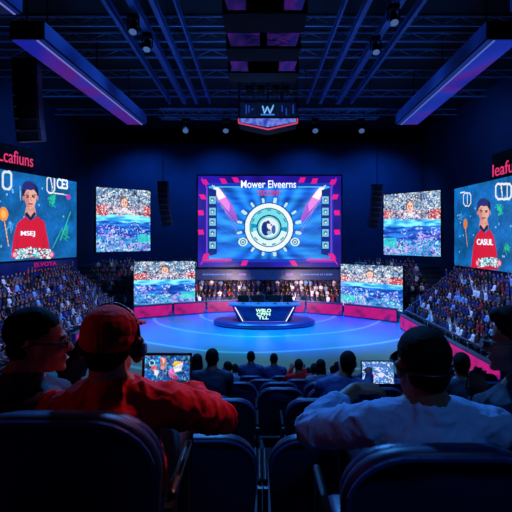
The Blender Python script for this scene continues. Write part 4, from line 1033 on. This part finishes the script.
# ---- man in the pale shirt
hc = V((.545, 1.45, 7.575)); 
sL = V((.375, 1.45, 7.385)); sR = V((.755, 1.42, 7.385)); eL = V((.20, 1.60, 7.30)); wL = V((.40, 1.80, 7.375)); eR = V((.84, 1.66, 7.2)); wR = V((.68, 1.87, 7.18))
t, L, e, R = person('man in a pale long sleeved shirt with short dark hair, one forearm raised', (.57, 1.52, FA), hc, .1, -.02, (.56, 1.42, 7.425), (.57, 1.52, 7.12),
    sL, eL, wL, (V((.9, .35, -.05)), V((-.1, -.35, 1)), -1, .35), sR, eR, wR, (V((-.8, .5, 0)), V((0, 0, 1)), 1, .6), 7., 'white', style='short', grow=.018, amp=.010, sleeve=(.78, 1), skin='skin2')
def glasses(L, e, parent, lens='lens'):
    mb = MB()
    for s_ in (-1, 1):
        for i in range(14):
            a, b = 2*PI*i/14, 2*PI*(i+1)/14
            mb.tube(L(s_*.034+.026*math.cos(a), .104, .002+.019*math.sin(a)), L(s_*.034+.026*math.cos(b), .104, .002+.019*math.sin(b)), .003, None, 5)
        mb.path([L(s_*.06, .104, .01), L(s_*.082, .06, .012), L(s_*.09, -.01, .014), L(s_*.088, -.035, .0)], .0032, 5)
    mb.tube(L(-.009, .106, .006), L(.009, .106, .006), .003, None, 5)
    g = mb.build('glasses', M['plastic'], parent, True)
    for s_ in (-1, 1):
        MB().tube(L(s_*.034, .103, .002), L(s_*.034, .1045, .002), .024, .024, 16).build('lens', M[lens], g, False)
    return g
glasses(L, e, t)
MB().ell(L(0, -.012, .0), (.089, .108, .011), e, 32, 8).build('headband', mat('dark_band', (30, 16, 22), .4), t, True, True)
# ---- man with glasses at the left, in profile
hc = V((-.80, 1.62, 7.61))
t, L, e, R = person('man in black with glasses at the left edge, seen in profile looking right', (-.9, 1.62, FA), hc, -1.28, .0, (-.87, 1.62, 7.465), (-1.0, 1.68, 7.12),
    V((-1.13, 1.62, 7.40)), V((-1.15, 1.72, 7.1)), V((-1.05, 1.95, 7.1)), (V((.2, .9, 0)), V((0, 0, 1)), 1, .6), V((-.78, 1.71, 7.37)), V((-.84, 1.88, 7.12)), V((-.93, 2.06, 7.12)), (V((-.2, .9, 0)), V((0, 0, 1)), -1, .6), 7., 'suit', style='short', grow=.02, amp=.008)
glasses(L, e, t)
# ---- man at the right edge, looking left, hand raised
hc = V((.965, 1.62, 7.605))
t, L, e, R = person('dark haired man with glasses cut by the right edge, hand raised', (1.0, 1.62, FA), hc, .95, .0, (1.0, 1.62, 7.44), (1.08, 1.66, 7.12),
    V((.90, 1.68, 7.33)), V((.93, 1.86, 7.06)), V((.985, 1.93, 7.28)), (V((-.15, .1, 1)), V((0, .9, -.1)), 1, .5), V((1.24, 1.6, 7.33)), V((1.3, 1.75, 7.1)), V((1.2, 1.95, 7.1)), (V((-.2, .9, 0)), V((0, 0, 1)), -1, .6), 7., 'suit', style='quiff', grow=.018, amp=.008, skin='skin2')
glasses(L, e, t)

# ---- rows ahead: seated people, heads placed by row
def sitter(px, row, label, cloth, hy, style='short', rz=0., lean=0., k=1., d_off=.26, arms='lap', vox=.014, skin='skin2', group=None):
    r = RD[row]; y = r[1]+d_off; x = at(px, 0, y).x; fl = r[2]+.004; hz = at(0, hy, y).z
    hc = V((x+lean*.12, y+.04, hz)); nk = V((x+lean*.06, y, hz-.165*k)); pel = V((x-lean*.1, y+.06, fl+.585))
    a = V((0, 0, 0)); sl = nk+V((-.19*k, .0, -.05*k)); sr = nk+V((.19*k, 0, -.05*k))
    if arms == 'lap': el, wl, er, wr = sl+V((-.01, .1, -.25)), sl+V((.07, .32, -.3)), sr+V((.01, .1, -.25)), sr+V((-.07, .32, -.3))
    elif arms == 'up': el, wl, er, wr = sl+V((-.07, .16, -.2)), sl+V((.06, .3, .04)), sr+V((.07, .16, -.2)), sr+V((-.06, .3, .04))
    elif arms == 'hold': el, wl, er, wr = sl+V((.02, .22, -.14)), sl+V((.27, .38, .0)), sr+V((.1, .2, -.16)), sr+V((.2, .4, -.03))
    hh = (V((0, 1, .1)), V((0, 0, 1)), 1, .5)
    if arms != 'lap': hh = (V((.1, .5, .8)), V((0, -1, .5)), 1, .5)
    return person(label, (x, y, fl), hc, rz, 0, nk, pel, sl, el, wl, hh, sr, er, wr, (hh[0], hh[1], -1, hh[3]), 0, cloth, style, skin, vox, (1, 1), k, group, False, 0, .02, .008)
sitter(212, 'E', 'man in a dark suit sitting with his back to us left of centre', 'suit', 359.5, k=1.02)
sitter(251, 'H', 'person in dark navy silhouetted against the stage, left of a pair at the centre', 'navy', 358, k=.95)
sitter(274, 'H', 'person in dark navy silhouetted against the stage, right of a pair at the centre', 'navy', 360, k=.92)
sitter(299, 'G', 'person in a red top with dark hair sitting right of centre', 'red', 366.5, k=.9, arms='up')
sitter(197, 'F', 'person with reddish brown hair behind the man in the dark suit', 'navy', 362.5, 'long', k=.95)
sitter(227, 'G', 'small dark haired person just right of the man in the dark suit', 'grey', 368.5, k=.85, rz=.7)
sitter(235, 'I', 'small spectator peering beside the navy pair, nearest the man in the suit', 'navy', 369.5, k=.85)
sitter(309, 'I', 'child sized spectator in a bright red top behind the other red top', 'red', 373, k=.85)
sitter(321, 'F', 'long haired person in a pale top with dark hair, right of the red tops', 'grey', 367.5, 'long', k=.88)
sitter(314.5, 'H', 'small dark head between the red tops and the long haired person', 'navy', 370, k=.9)
sitter(334, 'I', 'dark haired person with head bowed next to the leaning tablet holder', 'navy', 371.5, k=.9, rz=-.5)
sitter(339, 'G', 'dark haired person turned sideways close to the tablet holder', 'suit', 369, k=.88, rz=-.8)
sitter(333, 'D', 'dark haired person in a navy jacket leaning forward and holding up a tablet', 'navy', 364.5, k=1., arms='hold', rz=-.35, lean=1.35, d_off=.26)
sitter(463, 'D', 'dark haired person between the pale shirt man and the right edge', 'suit', 366, k=1., rz=-.2)
sitter(483, 'F', 'small person in a red top near the raised hand at the right', 'red', 381, k=.95)
sitter(69, 'B', 'person in dark clothes between the man with glasses and the red cap', 'suit', 364, k=.9, rz=-.9)
sitter(386, 'F', 'dark haired spectator partly behind the held up tablet', 'navy', 370, k=.9)
tablet(at(377.5, 372.5, 4.86), .37, .26, .0, -.1, 'dark framed tablet with glowing blue picture held up by a leaning spectator', 'tablet', 1)

# ================================================================== lights
def sp(loc, tgt, W, col, ang, size=.6, blend=.8): return light('SPOT', loc, tgt, W, col, size, ang, blend)
BL = (.05, .3, 1.); 
# stage floor washes from the trusses
sp((-6, 36.2, 17.6), (-4, 40, 0), 22000, (.02, .40, 1.), 75)
sp((8, 36.2, 17.6), (5, 40, 0), 24000, (.06, .36, 1.), 75)
sp((1, 27, 20.3), (1, 29, 0), 26000, (.02, .62, .75), 80)  # added unseen spot, off the trusses, tinting the near floor teal
sp((1, 36, 17.6), (DX, 41, 1.5), 2500, (.5, .7, 1.), 22)
# back wall washes
for x in (-15, -5, 7, 16): sp((x, 54, 21), (x, BY, 7), 4200, (.015, .24, .9), 120, .5)
for s_ in (-1, 1): sp((s_*13, 40, 20.5), (s_*WX, 44, 12), 3000, (.015, .22, .9), 120, .5)
# stands
for s_, y in ((-1, 34), (-1, 25), (1, 34), (1, 25)): sp((s_*6, y-2, 20.5), (s_*15, y, 3), 12000, (.28, .42, 1.), 60)
for x in (-15, -6, 7, 16): sp((x, 40, 20.5), (x, 50.5, 1.8), 8000, (.45, .55, 1.), 40)
sp((-2, 44, 3.2), (-5, 50, 1.8), 2600, (1., .7, .75), 100); sp((4, 44, 3.2), (7, 50, 1.8), 2600, (1., .7, .75), 100)  # added unseen warm spots making the far crowd paler
# added unseen uplights washing the ceiling steel blue
for x in (-9, 0, 10): sp((x, 30, 14.5), (x, 31, 22), 420, (.04, .3, 1.), 150)
for x in (-7, 8): sp((x, 19, 14.5), (x, 20, 22), 220, (.04, .3, 1.), 150)
# added unseen spots brightening the seats and the nearest people
sp((-1, 14, 17), (0, 5.5, 6.5), 9000, (.05, .3, 1.), 60, .5)
sp((1, 3.2, 13), (0.5, 6.2, 6), 1200, (.08, .32, 1.), 60, .5)
sp((1.5, 4.0, 10.4), (-.34, 1.68, 7.42), 330, (1., .28, .36), 13.5, .12)
sp((1.3, -1.2, 11.5), (.5, 1.55, 7.45), 170, (.1, .36, 1.), 22, .25)
sp((-2.6, .9, 8.2), (.55, 1.5, 7.5), 8, (1., .1, .1), 30, .2)

bpy.data.scenes.remove(WS)
